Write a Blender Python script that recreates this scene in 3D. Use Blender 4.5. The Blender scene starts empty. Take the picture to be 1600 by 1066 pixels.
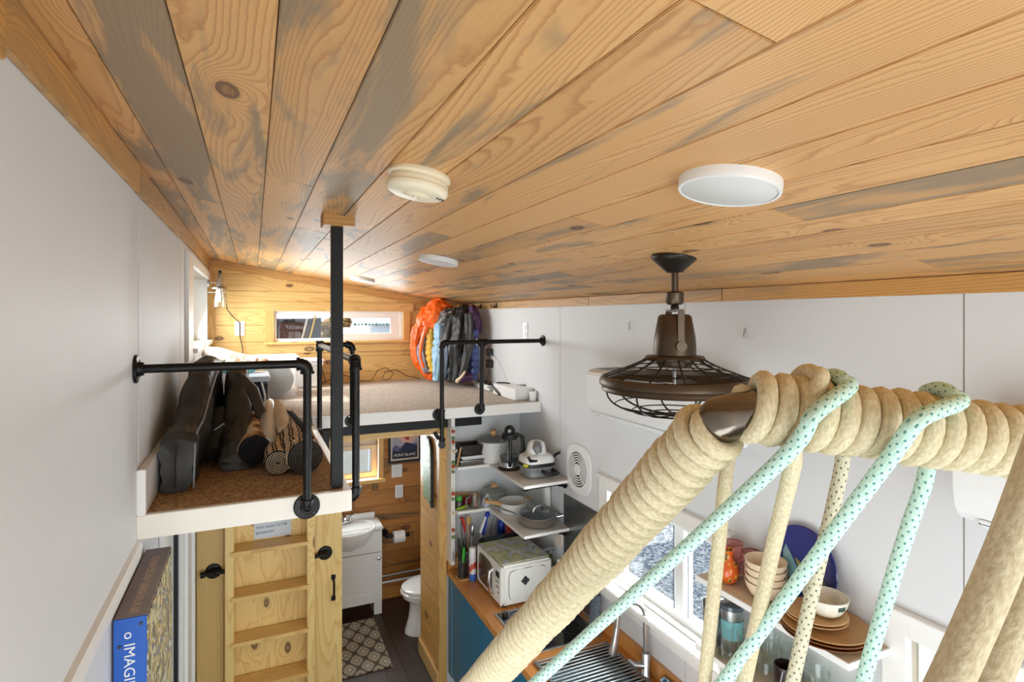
import bpy, bmesh, math, random
from mathutils import Vector, Matrix, noise
random.seed(7)
PI = math.pi
ZC = 2.5                      # camera height above the floor; every z below is measured from the camera level
scene = bpy.context.scene
COL = scene.collection

# ------------------------------------------------------------------ camera
cam_d = bpy.data.cameras.new('camera')
cam = bpy.data.objects.new('camera', cam_d)
COL.objects.link(cam)
cam.location = (0, 0, ZC)
cam.rotation_euler = (PI/2, 0, -math.atan(404/890))
cam_d.sensor_width = 36
cam_d.lens = 890/1600*36
cam_d.shift_y = -38/1600
cam_d.clip_start = 0.02
scene.camera = cam

# ------------------------------------------------------------------ light
scene.view_settings.view_transform = 'Standard'
scene.view_settings.look = 'None'
scene.view_settings.gamma = 1
scene.view_settings.use_curve_mapping = False
scene.view_settings.exposure = 0.06
scene.cycles.max_bounces = 8
scene.cycles.diffuse_bounces = 4
scene.cycles.glossy_bounces = 3
scene.cycles.transmission_bounces = 5
scene.cycles.transparent_max_bounces = 12
scene.cycles.caustics_reflective = False
scene.cycles.caustics_refractive = False
world = bpy.data.worlds.new('sky')
scene.world = world
world.use_nodes = True
world.node_tree.nodes['Background'].inputs[0].default_value = (0.86, 0.93, 1.0, 1)
world.node_tree.nodes['Background'].inputs[1].default_value = 1.3

def sun(energy, d, angle):
    l = bpy.data.lights.new('sun', 'SUN'); l.energy = energy; l.angle = angle; l.color = (1, .95, .86)
    o = bpy.data.objects.new('sun', l); COL.objects.link(o)
    o.rotation_euler = Vector(d).to_track_quat('Z', 'Y').to_euler()
    o.location = (-4, 4, 8)
sun(5.5, (-.8, -.16, .62), .01)

def area(name, loc, direc, sx, sy, power, color=(1, 1, 1), spread=PI):
    l = bpy.data.lights.new(name, 'AREA'); l.shape = 'RECTANGLE'; l.size = sx; l.size_y = sy
    l.energy = power; l.color = color; l.spread = spread
    o = bpy.data.objects.new(name, l); COL.objects.link(o)
    o.location = (loc[0], loc[1], loc[2]+ZC)
    o.rotation_euler = (-Vector(direc)).to_track_quat('Z', 'Y').to_euler()
    return o
DAY = (.88, .96, 1.0)
# fill light from an added gable window behind the camera; daylight by the patio door of the left
# wall, the kitchen windows, the loft windows and the bathroom window
area('added_gable_fill', (.70, -1.42, -1.0), (0, 1, .12), 1.9, 2.2, 44, DAY)
area('daylight_patio_door', (-.30, .45, -1.65), (1, .25, .0), 1.5, 1.6, 29, DAY)
area('daylight_kitchen_window', (1.842, 2.165, -1.165), (-1, 0, 0), .72, .40, 14, DAY)
area('daylight_kitchen_window_near', (1.79, .55, -1.2), (-1, 0, 0), .8, .6, 6, DAY)
area('daylight_loft_window', (-.36, 4.33, .05), (1, 0, -.35), 1.2, .42, 18, DAY, 2.4)
area('daylight_gable_window', (.69, 5.10, -.08), (0, -1, -.3), 1.0, .2, 7, DAY, 2.4)
area('daylight_bath_window', (.78, 5.06, -1.2), (0, -1, -.1), .5, .5, 14, DAY)

# ------------------------------------------------------------------ node helpers
def setin(nt, node, key, v):
    s = node.inputs[key]
    if hasattr(v, 'is_output') or isinstance(v, bpy.types.NodeSocket):
        nt.links.new(v, s)
    else:
        s.default_value = v
def N(nt, t, ins=None, **props):
    n = nt.nodes.new('ShaderNode'+t)
    for k, v in props.items(): setattr(n, k, v)
    for k, v in (ins or {}).items(): setin(nt, n, k, v)
    return n
def M(nt, op, a, b=0.0, c=None):
    n = nt.nodes.new('ShaderNodeMath'); n.operation = op
    setin(nt, n, 0, a); setin(nt, n, 1, b)
    if c is not None: setin(nt, n, 2, c)
    return n.outputs[0]
def ramp(nt, fac, stops, interp='LINEAR'):
    n = nt.nodes.new('ShaderNodeValToRGB'); cr = n.color_ramp; cr.interpolation = interp
    while len(cr.elements) < len(stops): cr.elements.new(.5)
    for e, (p, c) in zip(cr.elements, stops):
        e.position = p
        e.color = c if len(c) == 4 else (*c, 1)
    nt.links.new(fac, n.inputs[0])
    return n.outputs[0]
def mixc(nt, f, a, b, mode='MIX'):
    n = nt.nodes.new('ShaderNodeMix'); n.data_type = 'RGBA'; n.blend_type = mode
    setin(nt, n, 0, f)
    for i, v in ((6, a), (7, b)):
        if not isinstance(v, bpy.types.NodeSocket) and len(v) == 3: v = (*v, 1)
        setin(nt, n, i, v)
    return n.outputs[2]
def srgb(r, g, b):
    f = lambda c: (c/255/12.92 if c <= 10 else ((c/255+.055)/1.055)**2.4)
    return (f(r), f(g), f(b))
def newmat(name):
    m = bpy.data.materials.new(name); m.use_nodes = True
    nt = m.node_tree
    return m, nt, nt.nodes['Principled BSDF']
def bump(nt, b, h, dist=.002, strength=.5):
    n = N(nt, 'Bump', {'Height': h, 'Distance': dist, 'Strength': strength})
    nt.links.new(n.outputs[0], b.inputs['Normal'])

def plain(name, c, rough=.5, metal=0., var=.06, scale=18., bmp=0., bscale=90., coat=0., trans=0., spec=.5):
    m, nt, b = newmat(name)
    tc = N(nt, 'TexCoord')
    no = N(nt, 'TexNoise', {'Vector': tc.outputs['Object'], 'Scale': scale, 'Detail': 3.})
    lo = tuple(x*(1-var) for x in c); hi = tuple(min(1, x*(1+var)) for x in c)
    col = ramp(nt, no.outputs[0], [(.3, lo), (.7, hi)])
    nt.links.new(col, b.inputs['Base Color'])
    b.inputs['Roughness'].default_value = rough
    b.inputs['Metallic'].default_value = metal
    b.inputs['Specular IOR Level'].default_value = spec
    b.inputs['Coat Weight'].default_value = coat
    b.inputs['Transmission Weight'].default_value = trans
    if bmp:
        n2 = N(nt, 'TexNoise', {'Vector': tc.outputs['Object'], 'Scale': bscale, 'Detail': 4.})
        bump(nt, b, n2.outputs[0], bmp, .6)
    return m

def wood(name, light, dark, along='Y', across='X', stain=None, stain_amt=.5, knots=.5, rings=34., rough=.42, coat=.0,
         tone=.25, streak=.25, stretch=.11, field_scale=5.5):
    """pine boards: contour grain of a stretched noise field, fine streaks, blue stain, knots; each board differs"""
    m, nt, b = newmat(name)
    tc = N(nt, 'TexCoord'); oi = N(nt, 'ObjectInfo')
    sep = N(nt, 'SeparateXYZ', {0: tc.outputs['Object']})
    rnd = oi.outputs['Random']
    a = M(nt, 'ADD', sep.outputs[along], M(nt, 'MULTIPLY', rnd, 57.3))
    c = M(nt, 'ADD', sep.outputs[across], M(nt, 'MULTIPLY', rnd, 13.7))
    flat = N(nt, 'CombineXYZ', {0: c, 1: a, 2: 0.})
    # knots
    kv = N(nt, 'CombineXYZ', {0: M(nt, 'MULTIPLY', c, 5.2), 1: M(nt, 'MULTIPLY', a, 2.6), 2: 0.})
    vo = N(nt, 'TexVoronoi', {'Vector': kv.outputs[0], 'Scale': 1.0, 'Randomness': 1.0}, voronoi_dimensions='2D')
    csep = N(nt, 'SeparateColor', {0: vo.outputs['Color']})
    on = M(nt, 'GREATER_THAN', csep.outputs[0], 1.-knots)
    dk = M(nt, 'SUBTRACT', vo.outputs['Distance'], M(nt, 'MULTIPLY', csep.outputs[1], .05))
    near = M(nt, 'MULTIPLY', on, M(nt, 'POWER', 2.718, M(nt, 'MULTIPLY', M(nt, 'MULTIPLY', dk, dk), -22.)))
    # grain field
    st = N(nt, 'CombineXYZ', {0: c, 1: M(nt, 'MULTIPLY', a, stretch), 2: M(nt, 'MULTIPLY', rnd, 31.)})
    f1 = N(nt, 'TexNoise', {'Vector': st.outputs[0], 'Scale': field_scale, 'Detail': 2.2, 'Roughness': .42})
    straight = M(nt, 'MULTIPLY', M(nt, 'MULTIPLY', c, 4.2), M(nt, 'FRACT', M(nt, 'MULTIPLY', rnd, 11.9)))
    field = M(nt, 'ADD', M(nt, 'ADD', f1.outputs[0], straight), M(nt, 'MULTIPLY', near, .2))
    w = N(nt, 'TexNoise', {'Vector': flat.outputs[0], 'Scale': 40., 'Detail': 2.})
    field = M(nt, 'ADD', field, M(nt, 'MULTIPLY', w.outputs[0], .012))
    fr = M(nt, 'FRACT', M(nt, 'MULTIPLY', field, rings))
    grain = ramp(nt, fr, [(0., (.0,)*3), (.55, (.18,)*3), (.86, (.95,)*3), (1., (.05,)*3)])
    s2 = N(nt, 'CombineXYZ', {0: M(nt, 'MULTIPLY', c, 160.), 1: M(nt, 'MULTIPLY', a, 3.), 2: 0.})
    fine = N(nt, 'TexNoise', {'Vector': s2.outputs[0], 'Scale': 1., 'Detail': 3.})
    col = mixc(nt, M(nt, 'MULTIPLY', grain, .62), light, dark)
    lo = tuple(x*.80 for x in light)
    col = mixc(nt, M(nt, 'MULTIPLY', ramp(nt, fine.outputs[0], [(.42, (0,)*3), (.72, (1,)*3)]), streak), col, lo)
    # board to board tone
    hue = ramp(nt, M(nt, 'FRACT', M(nt, 'MULTIPLY', rnd, 7.31)), [(0., (1-tone, 1-tone*1.15, 1-tone*1.35)), (.5, (1, 1, 1)), (1., (1.0, .97, .92))])
    col = mixc(nt, 1.0, col, hue, 'MULTIPLY')
    if stain:
        sv = N(nt, 'CombineXYZ', {0: M(nt, 'MULTIPLY', c, 9.), 1: M(nt, 'MULTIPLY', a, 1.1), 2: M(nt, 'MULTIPLY', rnd, 17.)})
        sn = N(nt, 'TexNoise', {'Vector': sv.outputs[0], 'Scale': 1., 'Detail': 4., 'Roughness': .6, 'Distortion': .6})
        pick = M(nt, 'MULTIPLY', M(nt, 'FRACT', M(nt, 'MULTIPLY', rnd, 23.7)), .20)
        sm = ramp(nt, M(nt, 'ADD', sn.outputs[0], M(nt, 'SUBTRACT', pick, .13)), [(.50, (0,)*3), (.60, (1,)*3)])
        col = mixc(nt, M(nt, 'MULTIPLY', sm, stain_amt), col, stain)
    kn = M(nt, 'MULTIPLY', on, ramp(nt, dk, [(.0, (.7,)*3), (.035, (1,)*3), (.055, (1,)*3), (.065, (.3,)*3), (.11, (0,)*3)]))
    col = mixc(nt, M(nt, 'MULTIPLY', kn, .85), col, srgb(82, 42, 22))
    nt.links.new(col, b.inputs['Base Color'])
    b.inputs['Roughness'].default_value = rough
    b.inputs['Coat Weight'].default_value = coat
    b.inputs['Coat Roughness'].default_value = .25
    bump(nt, b, M(nt, 'ADD', M(nt, 'MULTIPLY', grain, -.5), fine.outputs[0]), .0006, .35)
    return m

def carpet(name, c1, c2):
    m, nt, b = newmat(name)
    tc = N(nt, 'TexCoord')
    v = N(nt, 'TexVoronoi', {'Vector': tc.outputs['Object'], 'Scale': 170.})
    n = N(nt, 'TexNoise', {'Vector': tc.outputs['Object'], 'Scale': 95., 'Detail': 3.})
    col = mixc(nt, ramp(nt, n.outputs[0], [(.38, (0,)*3), (.62, (1,)*3)]), c1, c2)
    nt.links.new(col, b.inputs['Base Color'])
    b.inputs['Roughness'].default_value = 1.; b.inputs['Specular IOR Level'].default_value = .1
    bump(nt, b, M(nt, 'ADD', v.outputs['Distance'], n.outputs[0]), .006, 1.)
    return m

def rope(name, c1, c2, dots=None):
    m, nt, b = newmat(name)
    uv = N(nt, 'UVMap')
    sep = N(nt, 'SeparateXYZ', {0: uv.outputs[0]})
    u, v = sep.outputs[0], sep.outputs[1]          # u turns around the cord, v = metres along it
    tw = N(nt, 'CombineXYZ', {0: M(nt, 'MULTIPLY', u, 9.), 1: M(nt, 'MULTIPLY', v, 90.), 2: 0.})
    n = N(nt, 'TexNoise', {'Vector': tw.outputs[0], 'Scale': 2.2, 'Detail': 3.})
    col = mixc(nt, ramp(nt, n.outputs[0], [(.35, (0,)*3), (.68, (1,)*3)]), c1, c2)
    n3 = N(nt, 'TexNoise', {'Vector': N(nt, 'TexCoord').outputs['Object'], 'Scale': 14., 'Detail': 2.})
    col = mixc(nt, M(nt, 'MULTIPLY', n3.outputs[0], .35), col, tuple(x*.72 for x in c1))
    if dots:
        rows = M(nt, 'MULTIPLY', v, 150.)
        odd = M(nt, 'MULTIPLY', M(nt, 'MODULO', M(nt, 'FLOOR', rows), 2.), .5)
        fu = M(nt, 'SUBTRACT', M(nt, 'FRACT', M(nt, 'ADD', M(nt, 'MULTIPLY', u, 6.), odd)), .5)
        fv = M(nt, 'SUBTRACT', M(nt, 'FRACT', rows), .5)
        r = M(nt, 'ADD', M(nt, 'MULTIPLY', fu, fu), M(nt, 'MULTIPLY', M(nt, 'MULTIPLY', fv, fv), .6))
        col = mixc(nt, M(nt, 'LESS_THAN', r, .026), col, dots)
    nt.links.new(col, b.inputs['Base Color'])
    b.inputs['Roughness'].default_value = .9; b.inputs['Specular IOR Level'].default_value = .15
    bump(nt, b, n.outputs[0], .0012, .8)
    return m

def glass(name, tint=(1, 1, 1), refl=.12, rough=.02):
    """thin pane: mostly clear, mirrors a little"""
    m, nt, b = newmat(name)
    out = nt.nodes['Material Output']
    tr = N(nt, 'BsdfTransparent', {0: (*tint, 1)})
    gl = N(nt, 'BsdfGlossy', {'Color': (1, 1, 1, 1), 'Roughness': rough})
    lw = N(nt, 'LayerWeight', {0: .5})
    f = M(nt, 'MULTIPLY', M(nt, 'ADD', .05, M(nt, 'POWER', lw.outputs['Facing'], 3.)), refl*2.6)
    mx = N(nt, 'MixShader', {0: f, 1: tr.outputs[0], 2: gl.outputs[0]})
    nt.links.new(mx.outputs[0], out.inputs[0])
    return m
def milky(name, c, alpha, rough=.3):
    m = plain(name, c, rough)
    m.node_tree.nodes['Principled BSDF'].inputs['Alpha'].default_value = alpha
    return m

def gravel(name):
    m, nt, b = newmat(name)
    tc = N(nt, 'TexCoord')
    v = N(nt, 'TexVoronoi', {'Vector': tc.outputs['Object'], 'Scale': 34.})
    sc = N(nt, 'SeparateColor', {0: v.outputs['Color']})
    col = ramp(nt, sc.outputs[0], [(0., srgb(70, 84, 98)), (.25, srgb(118, 132, 146)), (.6, srgb(164, 174, 182)), (1., srgb(214, 218, 220))])
    nt.links.new(col, b.inputs['Base Color']); b.inputs['Roughness'].default_value = .9
    bump(nt, b, v.outputs['Distance'], .008, .6)
    return m

def ogee(name, bg, fg):
    m, nt, b = newmat(name)
    tc = N(nt, 'TexCoord'); s = N(nt, 'SeparateXYZ', {0: tc.outputs['Object']})
    x = M(nt, 'MULTIPLY', s.outputs[0], 2*PI/.125); y = M(nt, 'MULTIPLY', s.outputs[1], 2*PI/.19)
    f = M(nt, 'MULTIPLY', M(nt, 'COSINE', M(nt, 'MULTIPLY', M(nt, 'ADD', x, y), .5)), M(nt, 'COSINE', M(nt, 'MULTIPLY', M(nt, 'SUBTRACT', x, y), .5)))
    f = M(nt, 'ABSOLUTE', f)
    n = N(nt, 'TexNoise', {'Vector': tc.outputs['Object'], 'Scale': 60.})
    f = M(nt, 'ADD', f, M(nt, 'MULTIPLY', M(nt, 'SUBTRACT', n.outputs[0], .5), .16))
    k = ramp(nt, f, [(0., (0,)*3), (.2, (0,)*3), (.23, (1,)*3), (.38, (1,)*3), (.41, (0,)*3), (.5, (0,)*3), (.53, (1,)*3), (.72, (1,)*3), (.76, (0,)*3), (.86, (.2,)*3), (.9, (1,)*3)])
    nt.links.new(mixc(nt, k, bg, fg), b.inputs['Base Color']); b.inputs['Roughness'].default_value = .95
    return m

def speckle(name, base, spots, scale=60., lim=.42, rough=.6):
    m, nt, b = newmat(name)
    tc = N(nt, 'TexCoord')
    n = N(nt, 'TexNoise', {'Vector': tc.outputs['Object'], 'Scale': scale, 'Detail': 2.})
    stops = [(0., base), (lim, base)]
    for i, c in enumerate(spots):
        p = lim+.04+i*.07
        stops += [(p, c)]
    nt.links.new(ramp(nt, n.outputs[0], stops, 'CONSTANT'), b.inputs['Base Color'])
    b.inputs['Roughness'].default_value = rough
    return m

def stripes(name, cols, axis='X', freq=20., dist=.0, rough=.9):
    m, nt, b = newmat(name)
    tc = N(nt, 'TexCoord'); s = N(nt, 'SeparateXYZ', {0: tc.outputs['Object']})
    n = N(nt, 'TexNoise', {'Vector': tc.outputs['Object'], 'Scale': 9., 'Detail': 2.})
    f = M(nt, 'FRACT', M(nt, 'ADD', M(nt, 'MULTIPLY', s.outputs[axis], freq), M(nt, 'MULTIPLY', n.outputs[0], dist)))
    stops = [(i/len(cols), c) for i, c in enumerate(cols)]
    nt.links.new(ramp(nt, f, stops, 'CONSTANT'), b.inputs['Base Color'])
    b.inputs['Roughness'].default_value = rough
    return m

W = {}
W['wall'] = plain('white_wall_paint', srgb(220, 220, 220), .55, var=.012, scale=3., bmp=.0004, bscale=60.)
W['joint'] = plain('tan_panel_joint', srgb(176, 166, 148), .7)
W['trimw'] = plain('white_trim_paint', srgb(238, 236, 231), .4, var=.01)
W['cream'] = plain('cream_fascia_paint', srgb(240, 234, 222), .42, var=.015)
W['ceil'] = wood('ceiling_pine', srgb(222, 172, 112), srgb(168, 104, 50), 'Y', 'X', srgb(130, 116, 94), .8, .26, 34., .48, .04, tone=.16, stretch=.085)
W['trimc'] = wood('ceiling_trim_pine', srgb(206, 156, 90), srgb(158, 100, 46), 'Y', 'Z', srgb(140, 118, 84), .5, .35, 22., .45)
W['pine_h'] = wood('end_wall_pine', srgb(232, 192, 122), srgb(196, 142, 72), 'X', 'Z', None, 0, .42, 22., .45, tone=.08)
W['pine_hv'] = wood('end_trim_pine_upright', srgb(222, 178, 108), srgb(184, 128, 62), 'Z', 'X', None, 0, .2, 20., .45, tone=.08)
W['bath_h'] = wood('bath_wall_stained_pine', srgb(196, 132, 62), srgb(118, 68, 26), 'X', 'Z', srgb(92, 74, 44), .75, .62, 26., .42, tone=.34)
W['bath_y'] = wood('partition_pine', srgb(222, 170, 92), srgb(180, 118, 52), 'Y', 'Z', None, 0, .55, 22., .42, tone=.12)
W['door'] = wood('barn_door_pine', srgb(238, 204, 134), srgb(206, 158, 86), 'Z', 'X', None, 0, .5, 18., .38, .1, tone=.05)
W['step'] = wood('ladder_step_pine', srgb(232, 192, 120), srgb(192, 142, 74), 'X', 'Y', None, 0, .1, 24., .4, tone=.06)
W['counter'] = wood('butcher_block', srgb(214, 148, 78), srgb(172, 104, 44), 'Y', 'X', None, 0, .0, 20., .32, .2, tone=.2)
W['floor'] = wood('dark_laminate', srgb(70, 46, 34), srgb(34, 22, 16), 'Y', 'X', None, 0, .0, 26., .42, tone=.4)
W['black'] = plain('black_iron_pipe', srgb(34, 33, 32), .38, .7, var=.2, bmp=.0003)
W['blackm'] = plain('black_matte_steel', srgb(22, 22, 22), .5, .0, var=.1, spec=.3)
W['bronze'] = plain('oil_rubbed_bronze', srgb(84, 70, 56), .36, .75, var=.1)
W['bronzed'] = plain('dark_bronze_wire', srgb(52, 46, 40), .4, .7)
W['pipe'] = plain('burnished_pipe_steel', srgb(128, 118, 106), .2, 1., var=.3, scale=30., bmp=.0012, bscale=45.)
W['steel'] = plain('brushed_steel', srgb(186, 186, 184), .3, .95, var=.06)
W['steeld'] = plain('brushed_dark_steel_sheet', srgb(150, 154, 158), .28, .95, var=.08)
W['chrome'] = plain('chrome', srgb(214, 214, 214), .12, 1., var=.02)
W['ceramic'] = plain('white_ceramic', srgb(244, 243, 240), .14, var=.01, coat=.4)
W['plasticw'] = plain('white_plastic', srgb(236, 236, 234), .35, var=.01)
W['plasticc'] = plain('aged_cream_plastic', srgb(238, 226, 196), .4, var=.02)
W['lens'] = plain('lamp_diffuser', srgb(222, 221, 216), .5, var=.005)
W['blackp'] = plain('black_plastic', srgb(26, 26, 27), .35, var=.1)
W['greyp'] = plain('grey_plastic', srgb(120, 121, 122), .4)
W['carpetb'] = carpet('brown_loft_carpet', srgb(158, 120, 84), srgb(208, 172, 130))
W['carpetg'] = carpet('taupe_loft_carpet', srgb(186, 172, 158), srgb(222, 212, 200))
W['rope'] = rope('manila_rope', srgb(200, 184, 148), srgb(230, 218, 186))
W['mint'] = rope('mint_cord', srgb(186, 224, 206), srgb(218, 238, 228), srgb(104, 150, 144))
W['beigec'] = rope('faded_beige_cord', srgb(206, 196, 166), srgb(228, 222, 200), srgb(116, 120, 106))
W['glass'] = glass('window_glass')
W['clear'] = glass('clear_glassware', (.93, .96, .95), .35)
W['leather'] = plain('black_vinyl', srgb(44, 39, 32), .52, var=.35, scale=6., bmp=.006, bscale=12.)
W['gravel'] = gravel('pale_gravel')
W['blue'] = plain('teal_blue_cabinet_paint', srgb(42, 118, 152), .35, var=.05, scale=5.)
W['blued'] = plain('blue_frame_paint', srgb(96, 138, 160), .4)

# ------------------------------------------------------------------ mesh helpers
class MB:
    def __init__(s): s.v = []; s.f = []; s.uv = None
    def add(s, vs, fs, uvs=None):
        o = len(s.v); s.v += [tuple(p) for p in vs]
        s.f += [tuple(i+o for i in f) for f in fs]
        if uvs is not None:
            if s.uv is None: s.uv = []
            s.uv += uvs
        return s
    def box(s, x0, x1, y0, y1, z0, z1):
        vs = [(x, y, z) for z in (z0, z1) for y in (y0, y1) for x in (x0, x1)]
        return s.add(vs, [(0, 2, 3, 1), (4, 5, 7, 6), (0, 1, 5, 4), (2, 6, 7, 3), (0, 4, 6, 2), (1, 3, 7, 5)])
    def boxm(s, mat, sx, sy, sz):
        vs = [mat @ Vector((x*sx/2, y*sy/2, z*sz/2)) for z in (-1, 1) for y in (-1, 1) for x in (-1, 1)]
        return s.add(vs, [(0, 2, 3, 1), (4, 5, 7, 6), (0, 1, 5, 4), (2, 6, 7, 3), (0, 4, 6, 2), (1, 3, 7, 5)])
    def prism(s, poly, axis, a0, a1):
        """poly in the two other axes (order xyz without axis), extruded along axis"""
        def pt(p, a):
            return {'x': (a, p[0], p[1]), 'y': (p[0], a, p[1]), 'z': (p[0], p[1], a)}[axis]
        n = len(poly)
        vs = [pt(p, a0) for p in poly]+[pt(p, a1) for p in poly]
        fs = [tuple(range(n))[::-1], tuple(range(n, 2*n))]+[(i, (i+1) % n, n+(i+1) % n, n+i) for i in range(n)]
        return s.add(vs, fs)
    def tube(s, path, r, n=12, caps=True, uv=False, mod=None, flat=1.0):
        P = [Vector(p) for p in path]; k = len(P)
        rs = r if isinstance(r, (list, tuple)) else [r]*k
        T = [(P[min(i+1, k-1)]-P[max(i-1, 0)]).normalized() for i in range(k)]
        a = Vector((0, 0, 1)) if abs(T[0].z) < .9 else Vector((1, 0, 0))
        u = (a-T[0]*a.dot(T[0])).normalized()
        vs = []; L = 0; Ls = []
        for i in range(k):
            if i: L += (P[i]-P[i-1]).length
            Ls.append(L)
            u = (u-T[i]*u.dot(T[i])).normalized(); w = T[i].cross(u)
            for j in range(n):
                th = 2*PI*j/n; rr = rs[i]*(mod(i/(k-1), th) if mod else 1)
                vs.append(P[i]+u*math.cos(th)*rr*flat+w*math.sin(th)*rr)
        fs = []; uvs = []
        for i in range(k-1):
            for j in range(n):
                j2 = (j+1) % n
                fs.append((i*n+j, i*n+j2, (i+1)*n+j2, (i+1)*n+j))
                uvs.append([(j/n, Ls[i]), ((j+1)/n, Ls[i]), ((j+1)/n, Ls[i+1]), (j/n, Ls[i+1])])
        if caps:
            fs.append(tuple(range(n))[::-1]); fs.append(tuple(range((k-1)*n, k*n)))
            uvs.append([(0, 0)]*n); uvs.append([(0, 0)]*n)
        return s.add(vs, fs, uvs if uv else None)
    def cyl(s, p0, p1, r0, r1=None, n=16): return s.tube([p0, p1], [r0, r0 if r1 is None else r1], n)
    def lathe(s, prof, c, n=28, axis='z', mat=None, sx=1., sy=1.):
        vs = []
        for r, h in prof:
            for j in range(n):
                th = 2*PI*j/n; p = (r*math.cos(th)*sx, r*math.sin(th)*sy, h)
                if axis == 'x': p = (p[2], p[0], p[1])
                elif axis == 'y': p = (p[0], p[2], p[1])
                if mat is not None: p = mat @ Vector(p)
                vs.append((p[0]+c[0], p[1]+c[1], p[2]+c[2]))
        k = len(prof)
        fs = [(i*n+j, i*n+(j+1) % n, (i+1)*n+(j+1) % n, (i+1)*n+j) for i in range(k-1) for j in range(n)]
        return s.add(vs, fs)
    def ball(s, c, rx, ry=None, rz=None, n=16, m=10):
        ry = rx if ry is None else ry; rz = rx if rz is None else rz
        prof = [(max(1e-7, math.sin(PI*i/m)), -math.cos(PI*i/m)) for i in range(m+1)]
        vs = [(c[0]+r*math.cos(2*PI*j/n)*rx, c[1]+r*math.sin(2*PI*j/n)*ry, c[2]+h*rz) for r, h in prof for j in range(n)]
        fs = [(i*n+j, i*n+(j+1) % n, (i+1)*n+(j+1) % n, (i+1)*n+j) for i in range(m) for j in range(n)]
        return s.add(vs, fs)
    def grid(s, fn, nu, nv, closed=False):
        vs = [fn(i/(nu-1 if not closed else nu), j/(nv-1)) for j in range(nv) for i in range(nu)]
        fs = [(j*nu+i, j*nu+(i+1) % nu, (j+1)*nu+(i+1) % nu, (j+1)*nu+i) for j in range(nv-1) for i in range(nu if closed else nu-1)]
        return s.add(vs, fs)
    def rotz(s, c, ang):
        ca, sa = math.cos(ang), math.sin(ang)
        s.v = [(c[0]+(x-c[0])*ca-(y-c[1])*sa, c[1]+(x-c[0])*sa+(y-c[1])*ca, z) for x, y, z in s.v]
        return s

WORLD = {}
def _props(o, label, cat, group, kind):
    if label: o['label'] = label
    if cat: o['category'] = cat
    if group: o['group'] = group
    if kind: o['kind'] = kind
def thing(name, label, cat, loc, group=None, kind=None):
    o = bpy.data.objects.new(name, None); COL.objects.link(o)
    o.empty_display_size = .05
    w = Vector((loc[0], loc[1], loc[2]+ZC)); o.location = w; WORLD[o.name] = w
    _props(o, label, cat, group, kind)
    return o
def finish(me, bevel, smooth, ang):
    bm = bmesh.new(); bm.from_mesh(me)
    bmesh.ops.remove_doubles(bm, verts=bm.verts, dist=1e-6)
    bmesh.ops.recalc_face_normals(bm, faces=bm.faces)
    if bevel:
        ed = [e for e in bm.edges if len(e.link_faces) == 2 and e.calc_face_angle(0) > .5]
        bmesh.ops.bevel(bm, geom=ed, offset=bevel, segments=2, affect='EDGES', clamp_overlap=True)
    bm.to_mesh(me); bm.free()
    if smooth:
        for p in me.polygons: p.use_smooth = True
        me.set_sharp_from_angle(angle=ang)
def obj(name, mb, m, parent=None, label=None, cat=None, group=None, kind=None, bevel=0, smooth=True, ang=.7):
    xs, ys, zs = zip(*mb.v)
    o0 = Vector(((min(xs)+max(xs))/2, (min(ys)+max(ys))/2, min(zs) if parent is None else (min(zs)+max(zs))/2))
    me = bpy.data.meshes.new(name)
    me.from_pydata([(x-o0.x, y-o0.y, z-o0.z) for x, y, z in mb.v], [], mb.f)
    if mb.uv is not None:
        lay = me.uv_layers.new(name='UVMap')
        fl = [c for f in mb.uv for c in f]
        if len(fl) == len(lay.data):
            for d, c in zip(lay.data, fl): d.uv = c
    if mb.uv is None: finish(me, bevel, smooth, ang)
    else:
        for p in me.polygons: p.use_smooth = True
    me.materials.append(m if not isinstance(m, str) else W[m])
    o = bpy.data.objects.new(name, me); COL.objects.link(o)
    w = o0+Vector((0, 0, ZC)); WORLD[o.name] = w
    if parent is not None:
        o.parent = parent; o.location = w-WORLD[parent.name]
    else: o.location = w
    _props(o, label, cat, group, kind)
    return o
def B(*a): return MB().box(*a)
def text(name, body, size, m, parent, pos, right, up, align='LEFT', squash=1., spacing=1.):
    cu = bpy.data.curves.new(name, 'FONT'); cu.body = body; cu.size = size; cu.align_x = align; cu.extrude = .0004
    cu.space_character = spacing; cu.resolution_u = 3
    t = bpy.data.objects.new('tmp_text', cu); COL.objects.link(t)
    dg = bpy.context.evaluated_depsgraph_get(); dg.update()
    me = bpy.data.meshes.new_from_object(t.evaluated_get(dg))
    r = Vector(right).normalized(); u = Vector(up).normalized(); n = r.cross(u)
    mb = MB(); mb.v = [tuple(Vector(pos)+r*(p.co.x*squash)+u*p.co.y+n*p.co.z) for p in me.vertices]
    mb.f = [tuple(p.vertices) for p in me.polygons]
    bpy.data.objects.remove(t); bpy.data.meshes.remove(me); bpy.data.curves.remove(cu)
    return obj(name, mb, m, parent, smooth=False)
def arc(c, r, a0, a1, n, plane='xz'):
    out = []
    for i in range(n+1):
        a = a0+(a1-a0)*i/n
        p, q = r*math.cos(a), r*math.sin(a)
        out.append({'xz': (c[0]+p, c[1], c[2]+q), 'yz': (c[0], c[1]+p, c[2]+q), 'xy': (c[0]+p, c[1]+q, c[2])}[plane])
    return out
# image pixel -> point at distance d (only used to read positions off the photograph while authoring)
TH = math.atan(404/890); SN, CS = math.sin(TH), math.cos(TH)
def pt(u, v, d):
    r = (u-800)/890
    return Vector(((r*CS+SN)*d, (CS-r*SN)*d, (495-v)/890*d))
LX, RX, YE, YN, FZ = -.325, 1.74, 5.07, -1.5, -2.5
def cz(x): return .405-.1685*x

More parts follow.
